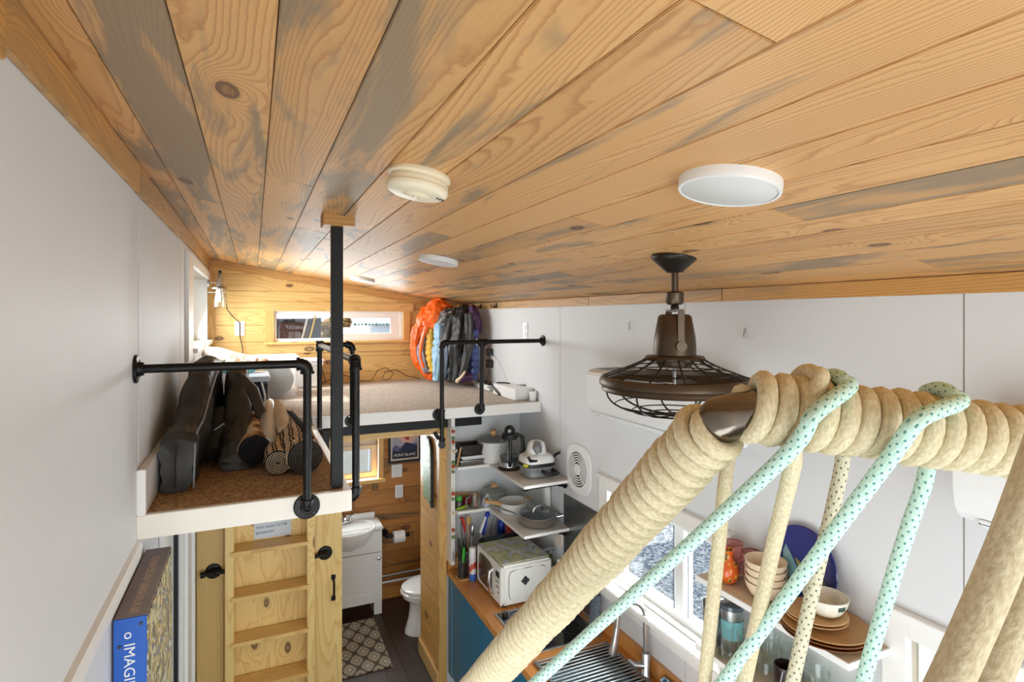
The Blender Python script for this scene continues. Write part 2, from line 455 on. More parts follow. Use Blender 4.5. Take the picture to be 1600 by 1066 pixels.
# ------------------------------------------------------------------ clip helper for boards under the sloping ceiling
def clip(poly, f):
    out = []
    for i in range(len(poly)):
        a, b = poly[i], poly[(i+1) % len(poly)]
        fa, fb = f(a), f(b)
        if fa >= 0: out.append(a)
        if fa*fb < 0:
            t = fa/(fa-fb); out.append((a[0]+(b[0]-a[0])*t, a[1]+(b[1]-a[1])*t))
    return out
def split(x0, x1, z0, z1, holes):
    """rectangles of [x0,x1]x[z0,z1] left outside the holes (x0,x1,z0,z1)"""
    rects = [(x0, x1, z0, z1)]
    for hx0, hx1, hz0, hz1 in holes:
        nr = []
        for a, b, c, d in rects:
            if hx1 <= a or hx0 >= b or hz1 <= c or hz0 >= d: nr.append((a, b, c, d)); continue
            if a < hx0: nr.append((a, hx0, c, d))
            if hx1 < b: nr.append((hx1, b, c, d))
            m0, m1 = max(a, hx0), min(b, hx1)
            if c < hz0: nr.append((m0, m1, c, hz0))
            if hz1 < d: nr.append((m0, m1, hz1, d))
        rects = nr
    return [r for r in rects if r[1]-r[0] > .012 and r[3]-r[2] > .008]

# ------------------------------------------------------------------ outside ground
obj('ground', B(-14, 16, -8, 22, -3.15, -3.0), 'gravel', label='pale grey gravel ground outside the kitchen windows', cat='ground', kind='structure')

# ------------------------------------------------------------------ floor
floor = obj('floor', B(-.45, 1.87, YN, 5.2, FZ-.06, FZ-.012), 'floor', label='dark brown laminate floor boards', cat='floor', kind='structure')
x = LX; r = 0
while x < RX-.01:
    x2 = min(RX, x+.13); y = 1.9-(r*.37 % 1.0)
    while y < YE-.01:
        y2 = min(YE, y+1.22)
        if y2 > 2.2: obj('floor_plank', B(x+.0008, x2-.0008, max(y, 1.2)+.0008, y2-.0008, FZ-.011, FZ), 'floor', floor, bevel=.0012)
        y = y2
    x = x2; r += 1

# ------------------------------------------------------------------ ceiling boards
def cbox(x0, x1, y0, y1, t0, t1):
    mb = MB()
    vs = [(x, y, cz(x)+t) for t in (t0, t1) for y in (y0, y1) for x in (x0, x1)]
    return mb.add(vs, [(0, 2, 3, 1), (4, 5, 7, 6), (0, 1, 5, 4), (2, 6, 7, 3), (0, 4, 6, 2), (1, 3, 7, 5)])
ceil = obj('ceiling', cbox(-.45, 1.87, YN, 5.2, .019, .07), 'ceil', label='sloping tongue and groove pine plank ceiling', cat='ceiling', kind='structure')
CX = [LX, -.24, -.108, .03, .16, .29, .413, .546, .67, .789, .905, 1.02, 1.13, 1.226, 1.338, 1.443, 1.546, 1.65, RX]
CJ = {3: [1.75], 2: [3.45, -.1], 6: [.47, 2.9], 11: [.893, 2.6], 16: [.90, 3.1], 4: [2.55], 9: [1.35], 10: [.2, 1.9, 3.8], 8: [3.3], 12: [1.7], 13: [.3, 2.2], 5: [3.9], 7: [2.0], 1: [2.4], 14: [1.2, 3.5], 15: [2.4]}
for i in range(len(CX)-1):
    ys = [YN]+sorted(CJ.get(i, [2.2+.3*(i % 3)]))+[YE]
    for a, b in zip(ys[:-1], ys[1:]):
        obj('ceiling_plank', cbox(CX[i]+.0009, CX[i+1]-.0009, a+.0009, b-.0009, 0, .018), 'ceil', ceil, bevel=.0016)

# ------------------------------------------------------------------ left wall: white panels with open joints, loft window, patio door
wl = thing('wall_left', 'white panelled left wall with open panel joints', 'wall', (LX, 1.8, FZ), kind='structure')
LWIN = (3.67, 4.98, -.18, .29)
PDOOR = (-.45, 1.28, FZ, -.76)
hl = [LWIN, PDOOR]
for y0, y1, z0, z1 in split(YN, 5.2, FZ, .47, hl):
    obj('wall_core', B(-.45, LX-.006, y0, y1, z0, z1), 'joint', wl)
for a, b in ((YN, 2.080), (2.094, 3.200), (3.214, YE)):
    for y0, y1, z0, z1 in split(a, b, -.70, .44, [LWIN]):
        obj('panel', B(LX-.006, LX, y0, y1, z0, z1), 'wall', wl)
for y0, y1, z0, z1 in split(YN, 3.69, FZ, -.76, [PDOOR]):
    obj('panel', B(LX-.006, LX-.001, y0, y1, z0, z1), 'wall', wl)
obj('panel', B(LX-.006, LX-.001, YN, 3.69, -.76, -.70), 'wall', wl)
tr = obj('trim_1', MB().prism([(LX, -.735), (LX+.012, -.735), (LX+.016, -.70), (LX+.012, -.688), (LX, -.684)], 'y', YN, 2.052), 'trimw', label='white head casing rail running along the left wall', cat='trim', kind='structure')
tw = thing('trim_2', 'pine boards along the top of the left wall', 'trim', (LX, 1.8, .36), kind='structure')
for a, b, t, h in ((YN, .98, .022, .115), (.982, 2.02, .016, .085), (2.022, 3.1, .016, .088), (3.102, 4.1, .016, .084), (4.102, YE-.02, .016, .086)):
    obj('trim_board', MB().prism([(LX, cz(LX)-h), (LX+t, cz(LX)-h), (LX+t, cz(LX+t)-.002), (LX, cz(LX)-.002)], 'y', a, b), 'trimc', tw, bevel=.002)
# patio door glazing (behind the picture frame)
pd = thing('door_1', 'white framed glass patio door in the left wall', 'door', (-.39, .4, FZ), kind='structure')
for a, b in ((-.45, -.36), (.37, .46), (1.19, 1.28)):
    obj('stile', B(-.43, -.345, a, b, FZ, -.76), 'trimw', pd, bevel=.003)
for a, b in ((-.85, -.76), (FZ, FZ+.12)):
    for c, d in ((-.36, .37), (.46, 1.19)): obj('rail', B(-.43, -.345, c, d, a, b), 'trimw', pd, bevel=.003)
for c, d in ((-.36, .37), (.46, 1.19)): obj('pane', B(-.392, -.386, c, d, FZ+.12, -.85), 'glass', pd)
# loft window in the left wall
w1 = thing('window_1', 'white deep-set loft window beside the guitar bags', 'window', (-.38, 4.33, -.2), kind='structure')
y0, y1, z0, z1 = LWIN
obj('casing', B(LX, LX+.018, 3.41, y0, -.24, .345), 'trimw', w1, bevel=.002)
obj('casing', B(LX, LX+.018, y0, YE-.02, z1, .345), 'trimw', w1, bevel=.002)
obj('window_sill', B(-.45, LX+.04, y0-.02, y1, z0-.025, z0), 'trimw', w1, bevel=.003)
obj('reveal', B(-.449, LX+.001, y1-.012, y1+.004, z0, z1), 'trimw', w1)
for a, b in ((y0, y0+.05), (y1-.05, y1), (4.30, 4.35)): obj('frame_stile', B(-.445, -.42, a, b, z0, z1), 'trimw', w1)
for a, b in ((z0, z0+.05), (z1-.05, z1)): obj('frame_rail', B(-.445, -.42, y0+.05, y1-.05, a, b), 'trimw', w1)
obj('pane', B(-.437, -.433, y0+.05, y1-.05, z0+.05, z1-.05), 'glass', w1)
# tall white frame of the next door under the loft
d2 = thing('door_2', 'tall white door frame on the left wall beside the barn door', 'door', (LX, 3.3, FZ), kind='structure')
obj('jamb', B(LX, LX+.03, 2.98, 3.52, FZ, -.69), 'trimw', d2, bevel=.004)
obj('stop_bead', B(LX+.03, LX+.045, 3.06, 3.10, FZ, -.69), 'trimw', d2, bevel=.003)
obj('stop_bead', B(LX+.03, LX+.045, 3.40, 3.46, FZ, -.69), 'trimw', d2, bevel=.003)
obj('jamb', B(LX, LX+.02, 2.50, 2.60, FZ, -.69), 'trimw', d2, bevel=.004)
obj('gap_shade_strip', B(LX, LX+.016, 2.95, 2.976, FZ, -.69), 'blackp', d2)  # black strip stands in for the shaded gap beside the jamb

# ------------------------------------------------------------------ right wall
wr = thing('wall_right', 'white panelled right wall with narrow vertical joints', 'wall', (RX, 1.8, FZ), kind='structure')
RW1 = (1.77, 2.56, -1.40, -.93)
RW2 = (.15, 1.03, -1.75, -.93)
for y0, y1, z0, z1 in split(YN, 5.2, FZ, .13, [RW1, RW2]):
    obj('wall_core', B(RX+.006, 1.87, y0, y1, z0, z1), 'joint', wr)
JS = [YN, .893, 1.98, 3.108, 4.486, YE]
for a, b in zip(JS[:-1], JS[1:]):
    for y0, y1, z0, z1 in split(a+.0025, b-.0025, FZ, .115, [RW1, RW2]):
        obj('panel', B(RX, RX+.006, y0, y1, z0, z1), 'wall', wr)
tr3 = thing('trim_3', 'pine boards along the top of the right wall', 'trim', (RX, 1.8, .06), kind='structure')
for a, b in ((YN, 1.745), (1.747, 2.75), (2.752, 3.72), (3.722, YE-.02)):
    obj('trim_board', MB().prism([(RX, .062), (RX-.016, .062), (RX-.016, cz(RX-.016)-.002), (RX, cz(RX)-.002)], 'y', a, b), 'trimc', tr3, bevel=.002)
def kwin(name, label, rect, casing_l, casing_r, ztop, mull, sill):
    y0, y1, z0, z1 = rect
    w = thing(name, label, 'window', (RX, (y0+y1)/2, z0), kind='structure')
    obj('casing', B(RX-.02, RX, y1, casing_r, z0-.02, ztop), 'trimw', w, bevel=.002)
    obj('casing', B(RX-.02, RX, casing_l, y0, z0-.02, ztop), 'trimw', w, bevel=.002)
    obj('casing', B(RX-.02, RX, y0, y1, z1, ztop), 'trimw', w, bevel=.002)
    obj('drip_cap', B(RX-.03, RX, casing_l-.01, casing_r+.01, ztop, ztop+.012), 'trimw', w, bevel=.002)
    ys = [y0]+list(mull)+[y1]
    for i, m_ in enumerate(ys):
        a, b = (m_, m_+.04) if i == 0 else ((m_-.04, m_) if i == len(ys)-1 else (m_-.028, m_+.028))
        obj('frame_stile', B(1.775, 1.83, a, b, z0, z1), 'plasticw', w, bevel=.003)
    for a, b in ((z0, z0+.04), (z1-.04, z1)): obj('frame_rail', B(1.776, 1.829, y0+.04, y1-.04, a, b), 'plasticw', w, bevel=.003)
    for a, b in zip(ys[:-1], ys[1:]):
        for q in (a+.044, b-.052): obj('gasket', B(1.785, 1.81, q, q+.007, z0+.04, z1-.04), 'greyp', w)
        obj('pane', B(1.796, 1.801, a+.028, b-.028, z0+.04, z1-.04), 'glass', w)
    obj('jamb_liner', B(RX-.001, 1.87, y0+.001, y1-.001, z0-.007, z0+.003), 'trimw', w)
    if sill:
        obj('window_sill', B(RX-.075, RX, casing_l-.02, casing_r+.05, z0-.035, z0-.008), 'trimw', w, bevel=.004)
        obj('apron', B(RX-.022, RX, casing_l, casing_r+.02, z0-.11, z0-.036), 'trimw', w, bevel=.003)
    return w
kwin('window_2', 'white two-pane kitchen window above the faucet', RW1, 1.70, 2.64, -.87, [2.06], True)
kwin('window_3', 'white window beside the dish shelf at lower right', RW2, .07, 1.10, -.87, [.59], False)

# ------------------------------------------------------------------ far end wall (loft above, bathroom below)
we = thing('wall_end', 'pine plank end wall of loft and bathroom', 'wall', (.7, YE, FZ), kind='structure')
EW = (.153, 1.227, -.207, .047)
BW = (.48, 1.0, -1.42, -.86)
for x0, x1, z0, z1 in split(-.45, 1.87, FZ, .13, [EW, BW]):
    obj('wall_core', B(x0, x1, YE+.014, 5.2, z0, z1), 'pine_h', we)
obj('wall_core', MB().prism([(-.45, .13), (1.63, .13), (-.45, cz(-.45)-.0)], 'y', YE+.014, 5.2), 'pine_h', we)
z = -.62; r = 0
random.seed(11)
while z < .46:
    z2 = z+.138
    cut = [LX]+([.35+random.random()*.9] if r % 2 else [])+[RX]
    for a, b in zip(cut[:-1], cut[1:]):
        for x0, x1, q0, q1 in split(a, b, z, z2, [EW]):
            p = clip([(x0+.001, q0+.001), (x1-.001, q0+.001), (x1-.001, q1-.001), (x0+.001, q1-.001)], lambda t: cz(t[0])-.002-t[1])
            if len(p) > 2: obj('plank', MB().prism(p, 'y', YE, YE+.014), 'pine_h', we, bevel=.002)
    z = z2; r += 1
z = FZ; r = 0
while z < -.65:
    z2 = min(-.634, z+.138)
    cut = [LX]+[.62+.38*((r*.41) % 1)]+([1.2+.2*random.random()] if r % 3 == 0 else [])+[RX]
    for a, b in zip(cut[:-1], cut[1:]):
        for x0, x1, q0, q1 in split(a, b, z, z2, [BW]):
            obj('plank', B(x0+.001, x1-.001, YE, YE+.014, q0+.001, q1-.001), 'bath_h', we, bevel=.002)
    z = z2; r += 1
W['trime'] = wood('end_trim_pine_darker', srgb(206, 156, 88), srgb(168, 112, 52), 'X', 'Z', None, 0, .1, 20., .45, tone=.08)
te = thing('trim_4', 'pine trim boards framing the loft end wall', 'trim', (.7, YE, .1), kind='structure')
obj('trim_board', MB().prism([(LX, cz(LX)-.062), (RX, cz(RX)-.062), (RX, cz(RX)-.001), (LX, cz(LX)-.001)], 'y', YE-.018, YE), 'trime', te, bevel=.002)
obj('corner_board', B(LX, LX+.045, YE-.016, YE, -.56, cz(LX)-.06), 'pine_hv', te, bevel=.002)
w4 = thing('window_4', 'low wide slider window in the loft end wall', 'window', (.69, YE, -.2), kind='structure')
x0, x1, z0, z1 = EW
obj('casing', B(x0-.075, x1+.09, YE-.018, YE, z1, z1+.075), 'pine_h', w4, bevel=.002)
obj('casing', B(x0-.06, x0, YE-.018, YE, z0, z1), 'pine_hv', w4, bevel=.002)
obj('casing', B(x1, x1+.06, YE-.018, YE, z0, z1), 'pine_hv', w4, bevel=.002)
obj('window_sill', B(x0-.075, x1+.075, YE-.05, YE+.02, z0-.022, z0), 'pine_h', w4, bevel=.003)
obj('apron', B(x0-.05, x1+.06, YE-.016, YE, z0-.095, z0-.023), 'pine_h', w4, bevel=.002)
for a, b in ((x0, x0+.022), (x1-.022, x1)): obj('frame_stile', B(a, b, YE+.02, YE+.09, z0, z1), 'plasticw', w4)
for a, b in ((z0, z0+.022), (z1-.022, z1)): obj('frame_rail', B(x0+.022, x1-.022, YE+.02, YE+.09, a, b), 'plasticw', w4)
obj('sash', B(.665, .70, YE+.03, YE+.07, z0+.022, z1-.022), 'plasticw', w4)
obj('sash', B(1.12, 1.205, YE+.03, YE+.07, z0+.022, z1-.022), 'plasticw', w4)
for a, b in ((z0+.022, z0+.06), (z1-.06, z1-.022)): obj('sash', B(.70, 1.12, YE+.03, YE+.07, a, b), 'plasticw', w4)
obj('pane', B(x0+.022, .665, YE+.048, YE+.052, z0+.022, z1-.022), 'glass', w4)
obj('pane', B(.70, 1.12, YE+.048, YE+.052, z0+.06, z1-.06), 'glass', w4)
w5 = thing('window_5', 'pine-cased double hung bathroom window', 'window', (.74, YE, -1.4), kind='structure')
x0, x1, z0, z1 = BW
for a, b in ((x0-.045, x0), (x1, x1+.045)): obj('casing', B(a, b, YE-.03, YE+.02, z0, z1+.04), 'pine_hv', w5, bevel=.003)
obj('casing', B(x0, x1, YE-.03, YE+.02, z1, z1+.04), 'pine_h', w5, bevel=.003)
obj('window_sill', B(x0-.06, x1+.06, YE-.05, YE+.04, z0-.035, z0), 'pine_h', w5, bevel=.004)
W['sash_tan'] = plain('tan_sash', srgb(224, 204, 178), .45)
for a, b, yy in ((z0, -1.135, .03), (-1.15, z1, .07)):
    for c, d in ((x0, x0+.05), (x1-.05, x1)): obj('sash_stile', B(c, d, YE+yy, YE+yy+.035, a, b), 'sash_tan', w5, bevel=.003)
    for c, d in ((a, a+.05), (b-.035, b)): obj('sash_rail', B(x0+.05, x1-.05, YE+yy, YE+yy+.035, c, d), 'sash_tan', w5, bevel=.003)
    obj('pane', B(x0+.05, x1-.05, YE+yy+.015, YE+yy+.019, a+.05, b-.035), 'glass', w5)
obj('baseboard_end', B(.45, RX, YE-.015, YE, FZ, FZ+.105), 'bath_h', label='pine baseboard along the bathroom back wall', cat='baseboard', kind='structure', bevel=.003)
for zz, rr in ((-2.288, .011), (-2.345, .010)):
    obj('water_pipe', MB().cyl((.9, YE-.03, zz), (RX-.01, YE-.03, zz), rr, n=10), 'steel' if zz > -2.3 else 'plasticw',
        label='upper pale water pipe along the bathroom wall' if zz > -2.3 else 'lower white water pipe just above the bathroom baseboard', cat='pipe', group='bathroom water pipes')

# ------------------------------------------------------------------ near gable end: unseen wall, its window added to light the room
wn = thing('wall_near', 'near gable end wall around an added tall window', 'wall', (.7, YN, FZ), kind='structure')
for x0, x1, z0, z1 in split(-.45, 1.87, FZ, .12, [(-.27, 1.67, -2.15, .12)]):
    obj('wall_core', B(x0, x1, YN-.1, YN, z0, z1), 'wall', wn)
obj('wall_core', MB().prism([(-.45, .12), (1.69, .12), (-.45, cz(-.45))], 'y', YN-.1, YN), 'wall', wn)

w6 = thing('added_window_6', 'tall unseen window added in the near gable end for light', 'window', (.7, YN-.05, -2.15), kind='structure')
for a, b in ((-.27, -.21), (.67, .73), (1.61, 1.67)): obj('frame_stile', B(a, b, YN-.08, YN-.03, -2.15, .10), 'trimw', w6)
for a, b in ((-2.15, -2.09), (-1.05, -.99), (.04, .10)): obj('frame_rail', B(-.21, 1.61, YN-.079, YN-.031, a, b), 'trimw', w6)
for a, b in ((-.21, .67), (.73, 1.61)): obj('pane', B(a, b, YN-.058, YN-.054, -2.09, .04), 'glass', w6)

# ------------------------------------------------------------------ loft decks
lf = thing('floor_loft', 'carpeted far loft deck with white fascia board', 'floor', (.7, 4.2, -.63), kind='structure')
obj('deck', B(LX, RX, 3.40, YE, -.632, -.575), 'wall', lf)
obj('carpet', B(LX, RX, 3.382, YE, -.575, -.565), 'carpetg', lf)
obj('fascia', B(.30, RX, 3.37, 3.40, -.632, -.566), 'trimw', lf, bevel=.002)
ln = thing('floor_loft_near', 'carpeted near loft deck with cream fascia board', 'floor', (0, 2.7, -.68), kind='structure')
obj('deck', B(LX, .285, 2.08, 3.40, -.69, -.62), 'cream', ln)
obj('carpet', B(LX+.0, .287, 2.067, 3.40, -.62, -.610), 'carpetb', ln)
obj('fascia', B(LX, .315, 2.055, 2.08, -.682, -.609), 'cream', ln, bevel=.002)
obj('side_fascia', B(.287, .315, 2.081, 3.37, -.682, -.609), 'cream', ln, bevel=.002)
obj('baseboard_left', B(LX, LX+.024, 2.055, 3.38, -.609, -.47), 'trimw', label='white baseboard on left wall beside the brown loft carpet', cat='baseboard', kind='structure', bevel=.002)

# ------------------------------------------------------------------ bathroom front wall, partition, kitchen back wall
wf = thing('wall_bathroom', 'stained pine front wall and header of the bathroom', 'wall', (.4, 3.74, FZ), kind='structure')
obj('header', B(LX, 1.185, 3.70, 3.78, -.79, -.634), 'pine_h', wf, bevel=.002)
obj('wall_core', B(LX, .44, 3.71, 3.78, FZ, -.79), 'bath_h', wf)
wp = thing('wall_partition', 'pine clad partition between bathroom and kitchen', 'wall', (1.16, 3.9, FZ), kind='structure')
obj('wall_core', B(1.146, 1.18, 3.70, 4.14, FZ, -.634), 'bath_y', wp)
z = FZ
while z < -.645:
    z2 = min(-.634, z+.138)
    obj('plank', B(1.134, 1.146, 3.712, 4.15, z+.001, z2-.001), 'bath_y', wp, bevel=.002)
    z = z2
obj('corner_post', B(1.132, 1.186, 3.672, 3.712, FZ, -.634), 'pine_hv', wp, bevel=.003)
obj('baseboard', B(1.118, 1.134, 3.68, 4.155, FZ, FZ+.11), 'pine_h', wp, bevel=.003)
wk = thing('wall_kitchen', 'white kitchen back wall behind the corner shelves', 'wall', (1.45, 3.72, FZ), kind='structure')
obj('panel', B(1.186, RX, 3.70, 3.76, FZ, -.634), 'wall', wk)
obj('side_board', B(1.186, 1.212, 3.58, 3.70, -1.64, -.634), 'trimw', wk, bevel=.002)

# ------------------------------------------------------------------ ceiling fittings
def on_ceiling(x, y, prof, n=40):
    a = math.atan(-.1685)
    R = Matrix.Rotation(-a, 3, 'Y')
    return MB().lathe(prof, (x, y, cz(x)), n, mat=R)
sd = thing('smoke_detector', 'cream round smoke detector on the plank ceiling', 'smoke detector', (.365, 1.34, cz(.365)-.045))
on = lambda nm, pr, m, par, **k: obj(nm, on_ceiling(.365, 1.34, pr), m, par, **k)
on('base', [(.073, 0), (.075, -.004), (.075, -.010), (.068, -.013), (.066, -.018)], 'plasticc', sd)
on('body', [(.066, -.016), (.070, -.018), (.072, -.024), (.071, -.030), (.074, -.033), (.0745, -.040), (.071, -.047), (.062, -.052), (.030, -.053), (.001, -.053)], 'plasticc', sd)
on('button', [(.030, -.0525), (.031, -.056), (.028, -.058), (.001, -.0585)], 'plasticc', sd)
R_ = Matrix.Rotation(math.atan(.1685), 4, 'Y')
def on_c(x0, y0, dx, dy, dz): return Vector((x0, y0, cz(x0)))+R_ @ Vector((dx, dy, dz))
for k in range(3):
    obj('slot', MB().boxm(Matrix.Translation(on_c(.365, 1.34, .046+.008*k, -.022+.004*k, -.0528)) @ R_, .004, .012, .002), 'blackp', sd)
for k in range(2):
    obj('button_rib', MB().boxm(Matrix.Translation(on_c(.365, 1.34, -.006+.014*k, -.004, -.0585)) @ R_, .003, .026, .003), 'plasticc', sd)
for nm, x, y, r, lab in (('near', .845, .835, .096, 'large white disc light on the ceiling nearest the camera'),
                         ('mid', .79, 2.57, .092, 'white disc light on the ceiling to the right of the black post'),
                         ('far', .73, 4.27, .09, 'small far white disc light on the ceiling left by the black post')):
    t = thing('ceiling_light', lab, 'light', (x, y, cz(x)-.02), 'disc lights on the ceiling')
    obj('housing', on_ceiling(x, y, [(r, 0), (r*1.0, -.004), (r, -.017), (r*.985, -.021), (r*.93, -.0215), (r*.925, -.0195)], 48), 'plasticw', t)
    obj('diffuser', on_ceiling(x, y, [(r*.925, -.0185), (r*.9, -.0205), (.001, -.0215)], 48), 'lens', t)

# fan
FX, FY = 1.256, 1.478
def fz(v): return (495-v)*.002096
fan = thing('caged_fan', 'bronze caged ceiling fan hanging from a downrod', 'fan', (FX, FY, fz(651)))
L = lambda nm, pr, m='bronze', n=40: obj(nm, MB().lathe(pr, (FX, FY, 0), n), m, fan)
L('canopy', [(.073, cz(FX)+.01), (.075, fz(401)), (.073, fz(405)), (.064, fz(409)), (.030, fz(424)), (.026, fz(426)), (.010, fz(427))], 'bronzed')
L('downrod', [(.0115, fz(424)), (.0115, fz(460))])
L('collar', [(.024, fz(456)), (.029, fz(458)), (.029, fz(473)), (.024, fz(476)), (.01, fz(477))])
dx, dy = -SN*.0, 0
vd = Vector((SN, CS, 0)); vr = Vector((CS, -SN, 0))
for s_ in (-1, 1):
    c = Vector((FX, FY, 0))-vd*(.071*s_)
    F = Matrix((( vr.x, vd.x, 0), (vr.y, vd.y, 0), (0, 0, 1))).to_4x4()
    mb = MB().boxm(Matrix.Translation(c+Vector((0, 0, (fz(486)+fz(546))/2))) @ F, .021, .005, fz(486)-fz(546))
    mb.boxm(Matrix.Translation(Vector((FX, FY, fz(485)))-vd*(.036*s_)) @ F, .020, .075, .006)
    obj('yoke_arm', mb, 'bronze', fan, bevel=.0015)
    obj('pivot_bolt', MB().cyl(c+Vector((0, 0, fz(540)))+vd*.004*s_, c+Vector((0, 0, fz(540)))-vd*.008*s_, .0165, n=20), 'bronze', fan)
obj('swivel_ball', MB().ball((FX, FY, fz(481)), .014), 'bronzed', fan)
L('motor_housing', [(.001, fz(491)), (.045, fz(491.5)), (.053, fz(495)), (.066, fz(528)), (.068, fz(545)), (.068, fz(558)), (.05, fz(559))])
L('top_ring', [(.06, fz(554)), (.092, fz(556)), (.096, fz(559)), (.092, fz(563)), (.06, fz(564)), (.06, fz(554))])
L('motor_cap', [(.060, fz(563)), (.060, fz(567)), (.052, fz(573)), (.022, fz(576)), (.001, fz(576))])
L('shaft', [(.006, fz(574)), (.006, fz(604)), (.02, fz(604)), (.02, fz(610)), (.001, fz(610))], 'steel')
def prof_up(t): return .090+(.236-.090)*t, fz(560)+(fz(590)-fz(560))*(t**.8)
for k in range(14):
    a = 2*PI*k/14+.1
    obj('guard_wire', MB().tube([(FX+prof_up(i/8)[0]*math.cos(a), FY+prof_up(i/8)[0]*math.sin(a), prof_up(i/8)[1]) for i in range(9)], .0028, 6), 'bronzed', fan)
for t in (.35, .68):
    r, z = prof_up(t)
    obj('guard_ring', MB().lathe([(r-.002, z), (r, z+.002), (r+.002, z), (r, z-.002), (r-.002, z)], (FX, FY, 0), 40), 'bronzed', fan)
L('rim_band', [(.230, fz(588)), (.238, fz(589)), (.245, fz(595)), (.245, fz(600)), (.236, fz(604)), (.238, fz(608)), (.232, fz(611)), (.226, fz(610)), (.230, fz(602)), (.238, fz(597)), (.230, fz(588))], n=64)
def prof_dn(t):
    a = t*PI/2
    return .222*math.cos(a)**.8+.02*t, fz(609)-(fz(609)-fz(648))*math.sin(a)
for k in range(8):
    a = 2*PI*k/8+.35
    obj('basket_wire', MB().tube([(FX+prof_dn(i/10)[0]*math.cos(a), FY+prof_dn(i/10)[0]*math.sin(a), prof_dn(i/10)[1]) for i in range(11)], .0032, 6), 'bronzed', fan)
for t in (.42, .68, .86):
    r, z = prof_dn(t)
    obj('basket_ring', MB().lathe([(r-.0022, z), (r, z+.0022), (r+.0022, z), (r, z-.0022), (r-.0022, z)], (FX, FY, 0), 48), 'bronzed', fan)
L('basket_hub', [(.001, fz(646)), (.030, fz(646)), (.032, fz(649)), (.026, fz(651)), (.001, fz(652))], 'bronzed')
for k in range(4):
    a = 2*PI*k/4+.5
    def bl(u, v, a=a):
        rr = .02+.15*u; w = (.012+.018*u)*(v-.5)*2
        return (FX+rr*math.cos(a)-w*math.sin(a), FY+rr*math.sin(a)+w*math.cos(a), fz(603)+w*.45)
    mb = MB().grid(bl, 6, 5); mb2 = [(p[0], p[1], p[2]+.002) for p in mb.v]
    n0 = len(mb.v); f0 = list(mb.f); mb.v += mb2; mb.f += [tuple(i+n0 for i in f[::-1]) for f in f0]
    obj('blade', mb, 'bronze', fan)

# black steel post from the loft deck to the ceiling
po = thing('steel_post', 'black square steel post rising from loft edge to ceiling', 'post', (.272, 2.12, -.61))
obj('tube', B(.252, .292, 2.10, 2.14, -.609, cz(.272)-.036), 'blackm', po, bevel=.003)
mb = MB(); a, b = .222, .328
vs = [(x, y, zz) for (x, y, zz) in [(a, 2.07, cz(.272)-.038), (b, 2.07, cz(.272)-.038), (b, 2.175, cz(.272)-.038), (a, 2.175, cz(.272)-.038), (a, 2.07, cz(a)), (b, 2.07, cz(b)), (b, 2.175, cz(b)), (a, 2.175, cz(a))]]
mb.add(vs, [(0, 3, 2, 1), (4, 5, 6, 7), (0, 1, 5, 4), (1, 2, 6, 5), (2, 3, 7, 6), (3, 0, 4, 7)])
obj('head_block', mb, 'trimc', po, bevel=.002)

# ------------------------------------------------------------------ pipe railings
PR = .0135
def flange(c, axis, par, r=.036):
    d = Vector(axis)
    R = d.to_track_quat('Z', 'Y').to_matrix()
    mb = MB().lathe([(r, 0), (r, .005), (r*.93, .008), (.022, .009), (.020, .022), (.018, .024), (.001, .024)], c, 28, mat=R)
    o = obj('flange', mb, 'black', par)
    t = Vector((0, 0, 1)) if abs(d.z) < .9 else Vector((1, 0, 0)); w = d.cross(t)
    for k in range(4):
        a = PI/4+k*PI/2; q = Vector(c)+(t*math.cos(a)+w*math.sin(a))*r*.76+d*.008
        obj('screw', MB().lathe([(.005, 0), (.004, .002), (.0005, .0028)], q, 10, mat=R), 'blackp', o)
def elbow(c, d1, d2, par, r=.0195, l=.030):
    c = Vector(c); a = Vector(d1); b = Vector(d2)
    path = [c+a*l]+[c+a*l*(1-t)**2+b*l*t*t for t in (.2, .4, .6, .8)]+[c+b*l]
    mb = MB().tube(path, r, 14)
    for dd in (a, b): mb.cyl(c+dd*(l-.006), c+dd*(l+.004), r*1.16, n=14)
    obj('elbow', mb, 'black', par)
def tee(c, d1, d2, par, r=.0195, l=.028):
    c = Vector(c); a = Vector(d1); b = Vector(d2)
    mb = MB().cyl(c-a*l, c+a*l, r, n=14).cyl(c, c+b*l, r, n=14)
    for dd in (a, -a, b): mb.cyl(c+dd*(l-.006), c+dd*(l+.004), r*1.16, n=14)
    obj('tee', mb, 'black', par)
def pipe(nm, a, b, par): obj(nm, MB().cyl(a, b, PR, n=14), 'black', par)
RZ = -.158
rl = thing('pipe_railing', 'black iron pipe railing in front of the guitar bags, fixed to left wall', 'railing', (-.08, 2.03, -.68), 'loft pipe railings')
pipe('rail', (LX, 2.03, RZ), (.165, 2.03, RZ), rl); pipe('post', (.165, 2.03, RZ), (.165, 2.03, -.645), rl)
flange((LX, 2.03, RZ), (1, 0, 0), rl, .043); elbow((.165, 2.03, RZ), (-1, 0, 0), (0, 0, -1), rl)
flange((.165, 2.055, -.645), (0, -1, 0), rl, .043); elbow((.165, 2.032, -.645), (0, 0, 1), (0, .6, 0), rl, .019, .026)
rm = thing('pipe_railing', 'black iron pipe railing turning the corner beside the steel post', 'railing', (.33, 2.7, -.68), 'loft pipe railings')
pipe('post', (.335, 2.095, RZ), (.335, 2.095, -.63), rm); elbow((.335, 2.095, -.645), (0, 0, 1), (-.75, 0, 0), rm)
elbow((.335, 2.095, RZ), (0, 0, -1), (0, 1, 0), rm); pipe('rail', (.335, 2.095, RZ), (.335, 3.33, RZ), rm)
pipe('post', (.335, 3.33, RZ), (.335, 3.33, -.62), rm); flange((.335, 3.33, -.655), (0, 0, 1), rm, .034)
obj('base_bracket', B(.318, .352, 3.30, 3.372, -.668, -.655), 'blackm', rm)
